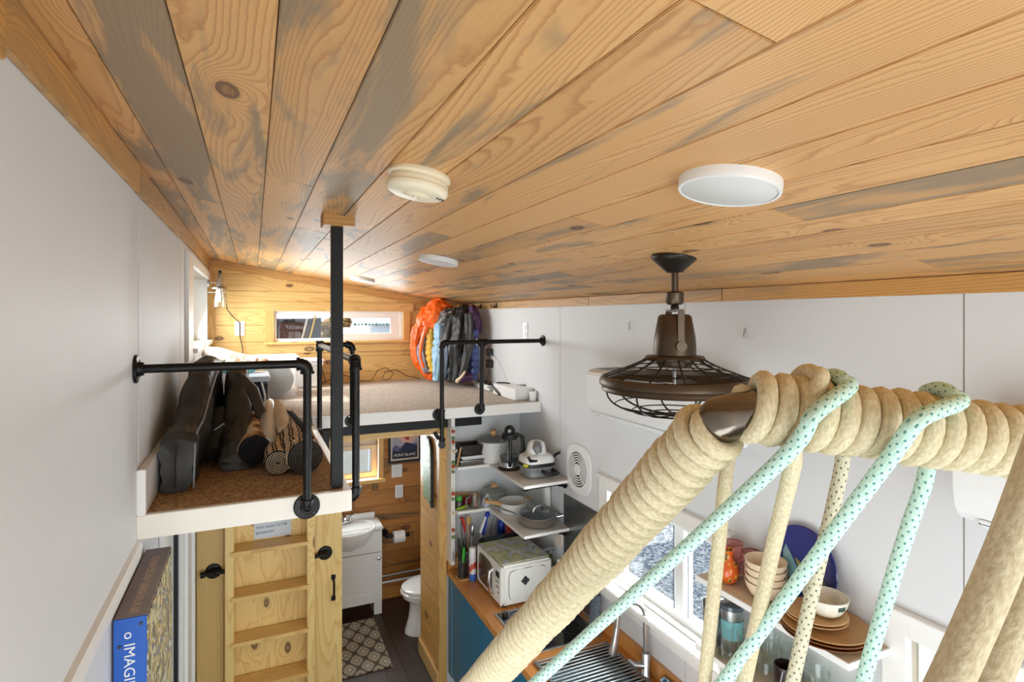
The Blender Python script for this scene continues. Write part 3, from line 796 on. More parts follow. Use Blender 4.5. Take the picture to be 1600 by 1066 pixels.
elbow((.335, 3.33, RZ), (0, -1, 0), (0, 0, -1), rm); tee((.335, 3.33, RZ), (0, 0, 1), (1, 0, 0), rm, .018, .02)
pipe('rail', (.335, 3.33, RZ), (.512, 3.33, RZ), rm); elbow((.512, 3.33, RZ), (-1, 0, 0), (0, 0, -1), rm)
pipe('post', (.512, 3.33, RZ), (.512, 3.33, -.60), rm); flange((.512, 3.37, -.60), (0, -1, 0), rm); elbow((.512, 3.335, -.60), (0, 0, 1), (0, .8, 0), rm, .019, .026)
rr_ = thing('pipe_railing', 'black iron pipe railing in front of the hanging coats, fixed to right wall', 'railing', (1.4, 3.34, -.8), 'loft pipe railings')
pipe('rail', (1.045, 3.335, RZ), (RX, 3.335, RZ), rr_); flange((RX, 3.335, RZ), (-1, 0, 0), rr_)
elbow((1.045, 3.335, RZ), (1, 0, 0), (0, 0, -1), rr_); pipe('post', (1.045, 3.335, RZ), (1.045, 3.335, -.76), rr_)
flange((1.032, 3.37, -.60), (0, -1, 0), rr_); tee((1.045, 3.34, -.60), (0, 0, 1), (0, .8, 0), rr_, .019, .026)
elbow((1.045, 3.335, -.775), (0, 0, 1), (-.25, -.85, 0), rr_)
obj('hook_stub', MB().tube([(1.045, 3.335, -.745), (1.02, 3.335, -.735), (1.005, 3.335, -.71), (1.0, 3.335, -.70)], .0125, 12), 'black', rr_)
tee((1.304, 3.335, RZ), (1, 0, 0), (0, 0, -1), rr_); pipe('post', (1.304, 3.335, RZ), (1.304, 3.335, -.585), rr_)
flange((1.304, 3.37, -.585), (0, -1, 0), rr_); elbow((1.304, 3.338, -.585), (0, 0, 1), (0, .8, 0), rr_, .019, .026)

# ------------------------------------------------------------------ sliding barn door with its ladder, track
dt = thing('door_track', 'flat black sliding door track under the far loft edge', 'track', (.7, 3.68, -.75))
obj('track_bar', B(LX+.01, 1.43, 3.655, 3.665, -.742, -.69), 'blackm', dt, bevel=.001)
for xx in (-.1, .35, .8, 1.3): obj('standoff', MB().cyl((xx, 3.665, -.72), (xx, 3.70, -.72), .012, n=12), 'blackm', dt)
bd = thing('door_3', 'pine barn door of the bathroom slid open to the left', 'door', (.1, 3.62, FZ), kind='structure')
xs = [-.29, -.152, .30, .496]
for a, b in zip(xs[:-1], xs[1:]): obj('board', B(a+.001, b-.001, 3.61, 3.638, FZ+.02, -.75), 'door', bd, bevel=.003)
for xx in (-.2, .4): obj('hanger_strap', B(xx-.02, xx+.02, 3.603, 3.61, -.86, -.69), 'blackm', bd, bevel=.001)
hd = obj('pull_handle', MB().tube([(.443, 3.607, -1.60), (.443, 3.575, -1.605), (.443, 3.572, -1.65), (.443, 3.575, -1.695), (.443, 3.607, -1.70)], .0065, 10), 'black', bd)
for zz in (-1.585, -1.715): obj('handle_plate', B(.43, .456, 3.604, 3.61, zz-.014, zz+.014), 'black', hd, bevel=.002)
ld = thing('ladder', 'pine loft ladder with flat steps hung on the barn door', 'ladder', (.1, 3.55, FZ))
for a, b in ((-.142, -.098), (.283, .324)): obj('stile', B(a, b, 3.49, 3.585, FZ+.03, -.78), 'door', ld, bevel=.003)
for zz in (-1.044, -1.295, -1.546, -1.797, -2.048, -2.299): obj('step', B(-.110, .290, 3.472, 3.60, zz-.022, zz), 'step', ld, bevel=.002)
for xx, s_ in ((-.205, 1), (.395, -1)):
    br = thing('ladder_bracket', 'black pipe bracket on the barn door left of the ladder' if s_ > 0 else 'black pipe bracket on the barn door right of the ladder', 'bracket', (xx, 3.6, -1.45), 'pipe brackets holding the ladder')
    flange((xx, 3.61, -1.43), (0, -1, 0), br, .042)
    elbow((xx, 3.575, -1.43), (0, .8, 0), (s_, 0, 0), br, .018, .028)
    obj('arm', MB().cyl((xx-.05*s_ if s_ > 0 else xx, 3.575, -1.43), (xx+.07*s_, 3.575, -1.43), .011, n=12), 'black', br)
    if s_ > 0: obj('end_cap', MB().cyl((xx-.062, 3.575, -1.43), (xx-.04, 3.575, -1.43), .0165, n=14), 'black', br)
W['paper'] = plain('white_note_paper', srgb(214, 222, 230), .8, var=.02)
W['ink'] = plain('blue_black_ink', srgb(52, 64, 92), .8)
nt_ = thing('paper_note', 'handwritten white paper note on the barn door above the top step', 'note', (.1, 3.608, -1.29))
obj('sheet', B(.003, .204, 3.6085, 3.6095, -1.288, -1.125), 'paper', nt_)
for i, s in enumerate(('WHOLE ASSEMBLY', 'TO OPEN TO BE USED', 'THAT SHADE TO THE', 'BATHROOM')):
    text('handwriting', s, .021, 'ink', nt_, (.012, 3.608, -1.168-.031*i), (1, 0, .02), (0, 0, 1), squash=.82)

# ------------------------------------------------------------------ thick picture block on the left wall under the rail
W['cblue'] = plain('cobalt_blue_paint', srgb(8, 84, 178), .5)
W['cgrey'] = plain('mauve_grey_canvas', srgb(140, 126, 124), .7)
W['cwhite'] = plain('white_lettering', srgb(232, 230, 226), .6)
W['cbeige'] = plain('tan_lettering', srgb(198, 170, 148), .7)
W['aspen'] = speckle('aspen_grove_print', srgb(128, 118, 96), [srgb(210, 200, 160), srgb(176, 150, 90), srgb(96, 116, 140), srgb(226, 222, 206)], 18., .40, .7)
cb = thing('picture_block', 'thick picture block with blue front edge and lettering on left wall', 'picture', (-.29, 1.95, -1.5))
obj('core', B(LX+.004, -.252, 1.727, 2.20, -1.52, -.772), 'cgrey', cb, bevel=.001)
obj('top_edge', B(LX+.004, -.250, 1.725, 2.20, -.772, -.766), 'cgrey', cb)
obj('front_edge', B(LX+.004, -.250, 1.72, 1.727, -1.52, -.767), 'cblue', cb)
obj('print', B(-.252, -.247, 1.727, 2.20, -1.52, -.773), 'aspen', cb)
text('lettering', 'LIVE IN THE MOMENT o PRACTICE KINDNESS', .030, 'cbeige', cb, (-.272, 1.745, -.7655), (0, 1, 0), (-1, 0, 0), squash=.56, spacing=1.12)
text('lettering', 'o IMAGINE THE WORLD o', .034, 'cwhite', cb, (-.298, 1.7195, -.80), (0, 0, -1), (1, 0, 0), squash=1.05)
for xx, zz in ((-.262, -.785), (-.308, -.835)): obj('screw', MB().cyl((xx, 1.7205, zz), (xx, 1.7175, zz), .0042, n=12), 'blackp', cb)

# ------------------------------------------------------------------ wall lamp, switches, hooks on walls
lp = thing('wall_lamp', 'small metal wall lamp with clear jar shade in the loft corner', 'lamp', (-.22, 4.98, .06))
obj('canopy', MB().lathe([(.028, 0), (.026, .012), (.001, .014)], (-.318, 4.93, .25), 18, axis='x'), 'steel', lp)
for dz in (0, -.075): obj('arm', MB().cyl((LX+.004, 4.93, .262+dz), (-.235, 4.93, .262+dz), .004, n=8), 'steel', lp)
obj('socket', MB().lathe([(.001, .33), (.014, .325), (.022, .30), (.022, .245), (.026, .235), (.052, .222), (.055, .214), (.03, .222)], (-.235, 4.93, 0), 24), 'steel', lp)
obj('finial', MB().ball((-.235, 4.93, .345), .013), 'blackp', lp)
obj('jar_shade', MB().lathe([(.030, .222), (.032, .20), (.044, .12), (.044, .075), (.030, .07)], (-.235, 4.93, 0), 24), 'clear', lp)
obj('bulb', MB().lathe([(.001, .11), (.014, .115), (.018, .14), (.010, .18), (.010, .215)], (-.235, 4.93, 0), 16), 'lens', lp)
obj('cord', MB().tube([(-.20, 4.97, .18), (-.19, 5.02, .06), (-.15, 5.05, .0), (-.10, 5.055, -.05), (-.10, 5.055, -.15), (-.08, 5.05, -.25), (-.075, 5.04, -.33)], .0035, 6), 'blackp', lp)
def plate(c, axis, label, w=.072, h=.115, rocker=True, group='switch and outlet plates'):
    t = thing('wall_plate', label, 'switch plate', c, group)
    x, y, z = c
    if axis == 'y':
        obj('cover', B(x-w/2, x+w/2, y-.006, y, z-h/2, z+h/2), 'plasticw', t, bevel=.002)
        if rocker: obj('rocker', B(x-.017, x+.017, y-.010, y-.006, z-.034, z+.034), 'plasticw', t, bevel=.002)
    else:
        obj('cover', B(x-.006, x, y-w/2, y+w/2, z-h/2, z+h/2), 'plasticw', t, bevel=.002)
        if rocker:
            for dz in (-.024, .024): obj('socket', B(x-.009, x-.006, y-.016, y+.016, z+dz-.014, z+dz+.014), 'plasticw', t, bevel=.002)
plate((-.10, YE, -.095), 'y', 'white switch plate on the loft end wall below the lamp')
plate((1.168, YE, -1.38), 'y', 'square white double plate on bathroom wall under the poster', w=.096)
plate((1.188, YE, -1.565), 'y', 'narrow white plate on bathroom wall, lower of two')
plate((RX, 3.60, -.10), 'x', 'white outlet plate on right wall above the pipe railing')
def whook(y, z, lab):
    t = thing('wall_hook', lab, 'hook', (RX, y, z-.02), 'small wire hooks on the right wall')
    obj('hook_wire', MB().tube([(RX-.001, y+.012, z+.028), (RX-.004, y+.012, z-.006), (RX-.010, y+.004, z-.018), (RX-.020, y-.008, z-.012), (RX-.022, y-.014, z+.006), (RX-.030, y-.022, z+.018)], .0022, 6), 'steel', t)
    obj('plate', B(RX-.002, RX, y+.002, y+.022, z-.004, z+.03), 'plasticw', t, bevel=.0008)
whook(2.376, -.049, 'wire hook on white wall left of the fan motor'); whook(1.633, -.064, 'wire hook on white wall right of the fan motor')
def chook(y, lab):
    t = thing('coat_hook', lab, 'hook', (RX-.016, y, .075), 'black coat hooks on the pine trim')
    x = RX-.016
    obj('back_plate', B(x-.004, x, y-.010, y+.010, .07, .108), 'black', t, bevel=.001)
    for s_ in (-1, 1): obj('prong', MB().tube([(x-.004, y, .085), (x-.018, y+s_*.012, .072), (x-.032, y+s_*.024, .074), (x-.036, y+s_*.028, .096)], .0042, 8), 'black', t)
chook(4.60, 'black double coat hook above the dark jackets'); chook(4.42, 'black coat hook just right of the purple jacket'); chook(4.09, 'bare black double hook right of the coats')
# round exhaust fan
ev = thing('exhaust_vent', 'round white exhaust vent with concentric rings on the right wall', 'vent', (RX, 2.87, -1.03))
pl = []
for k in range(48):
    a = 2*PI*k/48; ca, sa = math.cos(a), math.sin(a)
    q = (abs(ca)**3.2+abs(sa)**3.2)**(-1/3.2)
    pl.append((2.872+.135*q*ca, -.893+.142*q*sa))
obj('cover_plate', MB().prism(pl, 'x', RX-.014, RX), 'plasticw', ev, bevel=.004)
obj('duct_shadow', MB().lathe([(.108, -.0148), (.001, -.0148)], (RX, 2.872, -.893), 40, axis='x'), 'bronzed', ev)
for k in range(5):
    r = .043+.0145*k
    obj('ring', MB().lathe([(r, -.0142), (r, -.0175), (r+.0072, -.0175), (r+.0072, -.0142)], (RX, 2.872, -.893), 44, axis='x'), 'plasticw', ev)
obj('hub', MB().lathe([(.034, -.014), (.032, -.022), (.001, -.024)], (RX, 2.872, -.893), 32, axis='x'), 'plasticw', ev)
for k in range(4):
    a = PI/4+k*PI/2
    obj('rib', MB().cyl((RX-.016, 2.872+.03*math.cos(a), -.893+.03*math.sin(a)), (RX-.016, 2.872+.108*math.cos(a), -.893+.108*math.sin(a)), .0028, n=6), 'plasticc', ev)

# mini split heads
def minisplit(y0, y1, lab, logo):
    t = thing('air_conditioner', lab, 'air conditioner', (1.64, (y0+y1)/2, -.5), 'white mini-split heads')
    prof = [(RX, -.262), (1.60, -.262), (1.556, -.268), (1.54, -.285), (1.538, -.40), (1.545, -.455), (1.565, -.485), (1.60, -.498), (RX-.02, -.505), (RX, -.505)]
    obj('body', MB().prism(prof, 'y', y0, y1), 'plasticw', t, bevel=.006)
    obj('louvre', MB().prism([(1.556, -.476), (1.575, -.492), (1.66, -.503), (1.66, -.508), (1.572, -.499), (1.553, -.480)], 'y', y0+.04, y1-.05), 'plasticw', t, bevel=.001)
    obj('louvre_gap', MB().prism([(1.563, -.4835), (1.5755, -.4925), (1.5755, -.4965), (1.561, -.4895)], 'y', y1-.09, y1-.048), 'blackp', t)
    for k in range(9): obj('intake_slat', B(1.575+.017*k, 1.583+.017*k, y0+.03, y1-.03, -.263, -.2595), 'greyp', t)
    obj('grille_bed', B(1.572, 1.728, y0+.03, y1-.03, -.2625, -.2612), 'plasticc', t)
    if logo: obj('badge', B(1.5365, 1.5385, y0+.06, y0+.11, -.39, -.382), 'greyp', t)
minisplit(1.62, 2.48, 'white mini-split air conditioner behind the caged fan', True)
minisplit(.0, .818, 'white mini-split air conditioner cut off at the right edge', True)

# ================================================================== loft contents
# gig bags: outline in the Y-Z plane, thickness along X, soft edges
def gigbag(name, label, x0, x1, prof, lean, mat='leather', sag=0., seed=0.):
    t = thing(name, label, 'guitar bag', ((x0+x1)/2, prof[0][0], prof[0][2]), 'black guitar gig bags')
    n = len(prof)
    def f(u, v):
        i = v*(n-1); k = min(n-2, int(i)); w = i-k
        y = prof[k][0]*(1-w)+prof[k+1][0]*w
        zt = prof[k][1]*(1-w)+prof[k+1][1]*w; zb = prof[k][2]*(1-w)+prof[k+1][2]*w
        a = 2*PI*u; ca, sa = math.cos(a), math.sin(a)
        q = (abs(ca)**5+abs(sa)**5)**(-1/5)
        h = (zt+zb)/2+(zt-zb)/2*q*sa
        nv = noise.noise(Vector((y*9, math.cos(a)*1.5+seed, math.sin(a)*1.5))); n2 = noise.noise(Vector((y*26, math.cos(a)*3, math.sin(a)*3+seed)))
        wr = .016*nv+.007*n2
        xx = (x0+x1)/2+((x1-x0)/2+wr)*q*ca+lean*(h-prof[0][2])+sag*(y-prof[0][0])
        return (max(xx, LX+.026), y, h+wr*.5*(1 if sa > -.5 else 0))
    mb = MB().grid(f, 64, 9*n, True)
    m = len(mb.v); mb.f.append(tuple(range(64))[::-1]); mb.f.append(tuple(range(m-64, m)))
    obj('shell', mb, mat, t, bevel=0, ang=1.2)
    return t, f
g1, f1 = gigbag('guitar_bag', 'black guitar bag standing on edge against the left wall', -.300, -.195,
    [(2.27, -.43, -.607), (2.29, -.405, -.608), (2.42, -.385, -.608), (2.52, -.35, -.608), (2.60, -.29, -.608), (2.68, -.235, -.608), (2.80, -.195, -.608), (2.95, -.18, -.608), (3.1, -.20, -.608), (3.2, -.29, -.60), (3.24, -.36, -.56)], .07, sag=.04)
obj('zip', MB().tube([(-.190, 2.268, -.60), (-.186, 2.268, -.45), (-.183, 2.30, -.41), (-.173, 2.45, -.39), (-.158, 2.60, -.31), (-.142, 2.72, -.24), (-.12, 2.9, -.20)], .004, 6), 'greyp', g1)
obj('front_panel', MB().tube([(-.245, 2.266, -.585), (-.245, 2.264, -.50), (-.242, 2.268, -.44)], [.035, .042, .03], 10, flat=.06), 'leather', g1)
obj('carry_strap', MB().tube([(-.148, 2.66, -.47), (-.112, 2.655, -.445), (-.102, 2.66, -.475), (-.115, 2.66, -.51), (-.15, 2.68, -.515)], .0045, 6), 'steel', g1)
obj('side_pocket', MB().tube([(-.15, 2.62, -.56), (-.135, 2.70, -.50), (-.12, 2.80, -.42)], [.045, .065, .05], 12, flat=.8), 'leather', g1)
g2, f2 = gigbag('guitar_bag', 'slumped black guitar bag between the upright bag and the rolled rugs', -.115, -.015,
    [(2.50, -.555, -.607), (2.53, -.50, -.608), (2.62, -.47, -.608), (2.70, -.43, -.608), (2.78, -.34, -.608), (2.88, -.27, -.608), (3.0, -.235, -.608), (3.15, -.24, -.608), (3.25, -.32, -.60), (3.28, -.40, -.56)], .02, sag=-.02, seed=4.)
obj('fabric_fold', MB().tube([(-.06, 2.90, -.26), (-.005, 2.86, -.33), (.03, 2.80, -.43), (.035, 2.74, -.52)], [.02, .035, .03, .018], 12, flat=.5), 'leather', g2)

# rolled rugs and blankets
W['rug_cream'] = stripes('striped_cream_black_weave', [srgb(206, 180, 146), srgb(206, 180, 146), srgb(34, 30, 28), srgb(190, 160, 122), srgb(40, 34, 30), srgb(214, 190, 158)], 'X', 26., 1.2)
W['rug_end'] = plain('dark_rug_pile_edge', srgb(40, 36, 33), .95, var=.4, scale=60.)
W['charcoal_edge'] = plain('charcoal_rug_edge', srgb(84, 74, 64), .95)
W['cowhide'] = speckle('brown_white_fleece', srgb(226, 206, 176), [srgb(176, 126, 78), srgb(126, 84, 48)], 13., .46, .95)
W['fleece'] = plain('cream_fleece', srgb(226, 204, 172), .95, var=.1, scale=30., bmp=.004, bscale=60.)
W['film'] = milky('clear_plastic_film', srgb(244, 244, 240), .45, .15)
W['blackf'] = plain('black_fleece', srgb(22, 21, 21), .95, bmp=.003, bscale=80.)
def roll(name, label, a, b, r, mat, endmat, turns=5, cat='rug', flat=1., capm=None):
    t = thing(name, label, cat, (a[0], a[1], a[2]-r), 'rolled rugs and blankets on the near loft')
    A, Bv = Vector(a), Vector(b); n = 14
    path = [A+(Bv-A)*(i/n) for i in range(n+1)]
    rs = [r*(1+.035*math.sin(i*1.7)) for i in range(n+1)]
    obj('roll', MB().tube(path, rs, 26, mod=lambda s, th: 1+.03*math.sin(3*th+6*s)), mat, t, ang=1.0)
    d = (Bv-A).normalized()
    obj('roll_end', MB().tube([A-d*.001, A-d*.004], [r*1.0, r*.96], 26), capm or endmat, t)
    u = d.cross(Vector((0, 0, 1))).normalized(); w = u.cross(d)
    sp = []
    for i in range(turns*18):
        q = i/(turns*18); rr = r*(.12+.84*q); th = 2*PI*turns*q
        sp.append(A-d*.005+u*rr*math.cos(th)+w*rr*math.sin(th))
    obj('rolled_edge', MB().tube(sp, r*(.03 if capm else .06), 6), endmat, t)
    return t
roll('rolled_blanket', 'rolled brown and white fleece blanket with black end', (.005, 2.50, -.535), (.012, 2.95, -.50), .062, 'cowhide', 'blackf', 5, 'blanket')
t = roll('rolled_rug', 'smaller rolled tan and black striped rug', (.085, 2.36, -.558), (.07, 2.95, -.52), .046, 'rug_cream', 'fleece', 5, capm=W['rug_end'])
t = roll('rolled_rug', 'larger rolled striped rug beside the steel post', (.182, 2.33, -.542), (.10, 3.05, -.50), .066, 'rug_cream', 'charcoal_edge', 6, capm=W['rug_end'])
obj('fringe', MB().tube([(.145, 2.36, -.478), (.132, 2.345, -.53), (.125, 2.335, -.58)], .004, 6).tube([(.155, 2.37, -.475), (.142, 2.345, -.53), (.137, 2.335, -.575)], .004, 6), 'fleece', t)
obj('binding', MB().tube([(.205, 2.36, -.476), (.185, 2.6, -.460), (.155, 2.85, -.443)], .014, 8, flat=.35), 'blackf', t)
t = thing('wrapped_blanket', 'cream blanket roll wrapped in clear plastic film', 'blanket', (.06, 2.7, -.54), 'rolled rugs and blankets on the near loft')
obj('roll', MB().tube([(.055, 2.56, -.50), (.058, 2.68, -.485), (.062, 2.82, -.465), (.066, 2.95, -.445)], [.026, .032, .034, .028], 20), 'fleece', t)
obj('film', MB().tube([(.05, 2.50, -.515), (.053, 2.56, -.50), (.058, 2.68, -.48), (.062, 2.82, -.46), (.066, 2.96, -.435), (.07, 3.02, -.42)], [.03, .034, .038, .04, .036, .022], 22, mod=lambda s, th: 1+.08*math.sin(7*th+20*s)), 'film', t)
obj('green_label', MB().boxm(Matrix.Translation((.098, 2.56, -.515)) @ Matrix.Rotation(.9, 4, 'Y'), .045, .05, .003), plain('green_label', srgb(40, 140, 70), .5), t)
t = thing('throw_blanket', 'crumpled cream throw between the two striped rugs', 'blanket', (.12, 2.75, -.5), 'rolled rugs and blankets on the near loft')
obj('throw', MB().tube([(.118, 2.58, -.485), (.112, 2.72, -.468), (.108, 2.86, -.45), (.106, 3.0, -.43)], [.024, .034, .036, .028], 20, mod=lambda s, th: 1+.10*math.sin(4*th+9*s)), 'fleece', t)

# storage boxes behind
W['tote'] = milky('frosted_clear_plastic', srgb(236, 240, 244), .34, .25)
W['navy'] = plain('navy_fabric', srgb(44, 42, 66), .8, var=.15)
W['quilt'] = speckle('floral_quilted_fabric', srgb(232, 222, 208), [srgb(206, 150, 120), srgb(226, 214, 200), srgb(150, 170, 160)], 34., .5, .9)
W['teal'] = plain('teal_fabric', srgb(120, 206, 204), .85)
W['skin'] = plain('tan_fabric', srgb(206, 148, 122), .8)
W['clothes'] = plain('grey_folded_clothes', srgb(128, 126, 118), .9, var=.3, scale=9.)
def tote(label, x0, x1, y0, y1, z0, z1, m, lidm, contents=None):
    t = thing('storage_tote', label, 'storage box', ((x0+x1)/2, (y0+y1)/2, z0), 'storage boxes in the loft corner')
    b = .02; mb = MB()
    vs = [(x0+b, y0+b, z0), (x1-b, y0+b, z0), (x1-b, y1-b, z0), (x0+b, y1-b, z0), (x0, y0, z1), (x1, y0, z1), (x1, y1, z1), (x0, y1, z1)]
    mb.add(vs, [(0, 3, 2, 1), (4, 5, 6, 7), (0, 1, 5, 4), (1, 2, 6, 5), (2, 3, 7, 6), (3, 0, 4, 7)])
    obj('bin', mb, m, t, bevel=.014)
    obj('lid', B(x0-.012, x1+.012, y0-.012, y1+.012, z1, z1+.022), lidm, t, bevel=.008)
    obj('lid_rim', B(x0-.006, x1+.006, y0-.006, y1+.006, z1-.025, z1), lidm, t, bevel=.004)
    if contents:
        obj('contents', MB().ball(((x0+x1)/2, (y0+y1)/2, (z0+z1)/2-.02), (x1-x0)*.43, (y1-y0)*.43, (z1-z0)*.42), contents, t)
    return t
tote('white storage box with lid beside the end wall', .275, .50, 4.74, 5.03, -.563, -.36, 'plasticw', 'plasticw')
tote('clear plastic tote with folded clothes inside', .02, .285, 4.18, 4.60, -.563, -.30, 'tote', 'tote', 'clothes')
tote('long white lidded storage box under the loft window', -.27, .02, 4.10, 4.72, -.563, -.31, 'plasticw', 'tote')
t = thing('storage_crate', 'navy fabric crate with white trim behind the slumped bag', 'crate', (.02, 3.75, -.565))
obj('body', B(-.10, .075, 3.62, 3.92, -.563, -.375), 'navy', t, bevel=.02)
obj('lid', B(-.13, .09, 3.58, 3.95, -.375, -.345), plain('pale_blue_lid', srgb(196, 208, 222), .4), t, bevel=.006)
for xx in (-.02, .055): obj('trim_strap', MB().tube([(xx, 3.613, -.56), (xx+.006, 3.612, -.46), (xx-.012, 3.6, -.38)], .006, 8), 'plasticw', t)
t = thing('quilted_bundle', 'floral quilted bundle with teal lining lying on the storage boxes', 'bundle', (.0, 3.9, -.34))
obj('quilt', MB().tube([(-.27, 3.98, -.225), (-.20, 3.95, -.245), (-.12, 3.92, -.27), (-.04, 3.90, -.28), (.02, 3.88, -.285)], [.042, .058, .056, .046, .03], 20, mod=lambda s, th: 1+.05*math.sin(5*th+25*s)), 'quilt', t)
obj('lining', MB().tube([(-.22, 3.87, -.305), (-.12, 3.84, -.318), (-.02, 3.83, -.318), (.03, 3.84, -.31)], [.025, .030, .028, .012], 16), 'teal', t)
obj('rolled_tip', MB().ball((.055, 3.87, -.285), .036, .03, .026), 'skin', t)

# coats on the hooks
def fabric(name, c, rough=.6, var=.15): return plain(name, c, rough, var=var, scale=12., bmp=.003, bscale=22.)
W['orange'] = fabric('orange_shell', srgb(244, 104, 20), .5, .08)
W['yellow'] = fabric('mustard_down', srgb(222, 176, 62), .5)
W['ltblue'] = fabric('pale_blue_down', srgb(150, 190, 216), .5)
W['camo'] = speckle('grey_camouflage', srgb(74, 72, 72), [srgb(150, 148, 146), srgb(44, 42, 44), srgb(186, 182, 178)], 22., .42, .6)
W['charcoal'] = fabric('charcoal_fabric', srgb(58, 56, 54), .6)
W['blackj'] = fabric('black_nylon', srgb(34, 33, 33), .5)
W['purple'] = fabric('plum_nylon', srgb(76, 42, 84), .5)
W['navyd'] = fabric('navy_down', srgb(70, 86, 140), .5)
W['slate'] = fabric('slate_blue_fabric', srgb(92, 108, 126), .6)
W['lilac'] = fabric('grey_lilac_fleece', srgb(150, 150, 166), .8)
def cloth(nm, uvd, rs, m, par, flat=.7, folds=5, amp=.12, puff=0, seed=0., n=44, sub=14):
    """swept garment panel: path (points), radii, long folds and optional down baffles"""
    P = [Vector(p) for p in uvd]; path = []; rr = []
    k = len(P)
    for i in range(k-1):
        p0, p1, p2, p3 = P[max(i-1, 0)], P[i], P[i+1], P[min(i+2, k-1)]
        for j in range(sub):
            t = j/sub
            path.append(.5*((2*p1)+(p2-p0)*t+(2*p0-5*p1+4*p2-p3)*t*t+(3*p1-p0-3*p2+p3)*t**3))
            rr.append(rs[i]*(1-t)+rs[i+1]*t)
    path.append(P[-1]); rr.append(rs[-1])
    mod = lambda s, th: (1+amp*math.sin(folds*th+seed+3*s)+.5*amp*math.sin((folds+3)*th+2*seed-7*s))*(1+(.30*abs(math.sin(PI*puff*s))**.5-.15 if puff else 0))
    mb = MB().tube(path, rr, n, mod=mod, flat=flat)
    for q in range(len(mb.v)):
        P_ = Vector(mb.v[q]); ce = path[min(len(path)-1, q//n)]; dv = P_-ce
        a_ = noise.noise(Vector((P_.x*22+seed, P_.y*22, P_.z*7)))*.55+noise.noise(Vector((P_.x*50, P_.y*50+seed, P_.z*24)))*.28
        mb.v[q] = tuple(ce+dv*(1+a_*(.35 if puff else .8)))
    return obj(nm, mb, m, par, ang=2.0)
def jacket(label, loc, grp='coats hanging in the loft corner'):
    return thing('jacket', label, 'jacket', loc, grp)
j = jacket('orange hooded shell jacket hanging nearest the end wall', (1.42, 4.88, -.55))
cloth('body', [pt(690, 474, 5.02), pt(668, 492, 5.0), pt(653, 522, 4.98), pt(648, 548, 4.97), pt(655, 570, 4.97), pt(672, 586, 4.97), pt(684, 592, 4.96)], [.06, .085, .06, .042, .038, .05, .035], 'orange', j, .8, 4, .12)
cloth('hood', [pt(686, 468, 4.93), pt(686, 480, 4.88), pt(685, 495, 4.86), pt(681, 513, 4.86)], [.035, .105, .125, .09], 'orange', j, .8, 3, .05, seed=1)
cloth('lapel', [pt(667, 508, 4.82), pt(660, 530, 4.82), pt(657, 555, 4.82), pt(662, 575, 4.82)], [.03, .022, .02, .015], 'orange', j, .6, 3, .12)
j = jacket('grey lilac fleece tucked inside the orange jacket', (1.44, 4.84, -.5))
cloth('body', [pt(665, 520, 4.92), pt(660, 545, 4.92), pt(663, 565, 4.92), pt(668, 582, 4.92)], [.02, .034, .038, .028], 'lilac', j, .9, 4, .12)
j = jacket('mustard yellow quilted down jacket beside the orange shell', (1.46, 4.8, -.55))
cloth('body', [pt(673, 506, 4.86), pt(673, 530, 4.84), pt(674, 556, 4.84), pt(677, 582, 4.84)], [.03, .036, .042, .03], 'yellow', j, .9, 2, .04, puff=9)
j = jacket('pale blue down jacket with grey camouflage hood', (1.52, 4.75, -.55))
cloth('body', [pt(686, 506, 4.78), pt(687, 525, 4.76), pt(684, 560, 4.76), pt(682, 596, 4.75)], [.05, .055, .046, .036], 'ltblue', j, .8, 3, .07, puff=10, seed=2)
cloth('hood', [pt(706, 484, 4.78), pt(697, 494, 4.74), pt(690, 508, 4.72)], [.03, .065, .05], 'camo', j, .8, 4, .12)
j = jacket('charcoal jacket with slate blue lining in the middle of the coats', (1.56, 4.66, -.55))
cloth('body', [pt(714, 482, 4.74), pt(706, 505, 4.68), pt(700, 545, 4.67), pt(697, 594, 4.67)], [.03, .06, .066, .055], 'charcoal', j, .75, 6, .14, seed=1.4)
cloth('lining', [pt(699, 535, 4.62), pt(697, 560, 4.60), pt(695, 590, 4.60)], [.016, .026, .022], 'slate', j, .8, 4, .16)
j = jacket('long black nylon jacket hanging behind the railing tee', (1.62, 4.58, -.55))
cloth('body', [pt(727, 478, 4.68), pt(723, 500, 4.62), pt(716, 545, 4.60), pt(714, 597, 4.60)], [.03, .072, .074, .066], 'blackj', j, .75, 7, .15, seed=.4)
cloth('sleeve', [pt(733, 490, 4.55), pt(733, 530, 4.52), pt(728, 565, 4.50), pt(721, 590, 4.50)], [.036, .042, .036, .025], 'charcoal', j, .8, 4, .12, seed=2)
j = jacket('plum and navy quilted jacket hanging nearest the white wall', (1.68, 4.5, -.56))
cloth('hood', [pt(738, 478, 4.62), pt(741, 495, 4.58), pt(742, 522, 4.58)], [.028, .045, .04], 'purple', j, .75, 4, .1)
cloth('body', [pt(741, 515, 4.56), pt(741, 545, 4.54), pt(740, 570, 4.54), pt(738, 594, 4.54)], [.04, .05, .052, .045], 'navyd', j, .75, 4, .08, puff=7, seed=3)
cloth('hem', [pt(718, 597, 4.52), pt(728, 590, 4.50), pt(738, 590, 4.5)], [.025, .04, .035], 'purple', j, .8, 4, .12)
cloth('cuff', [pt(713, 597, 4.48), pt(722, 588, 4.47), pt(727, 580, 4.46)], [.018, .014, .008], 'fleece', j, .7, 3, .1)

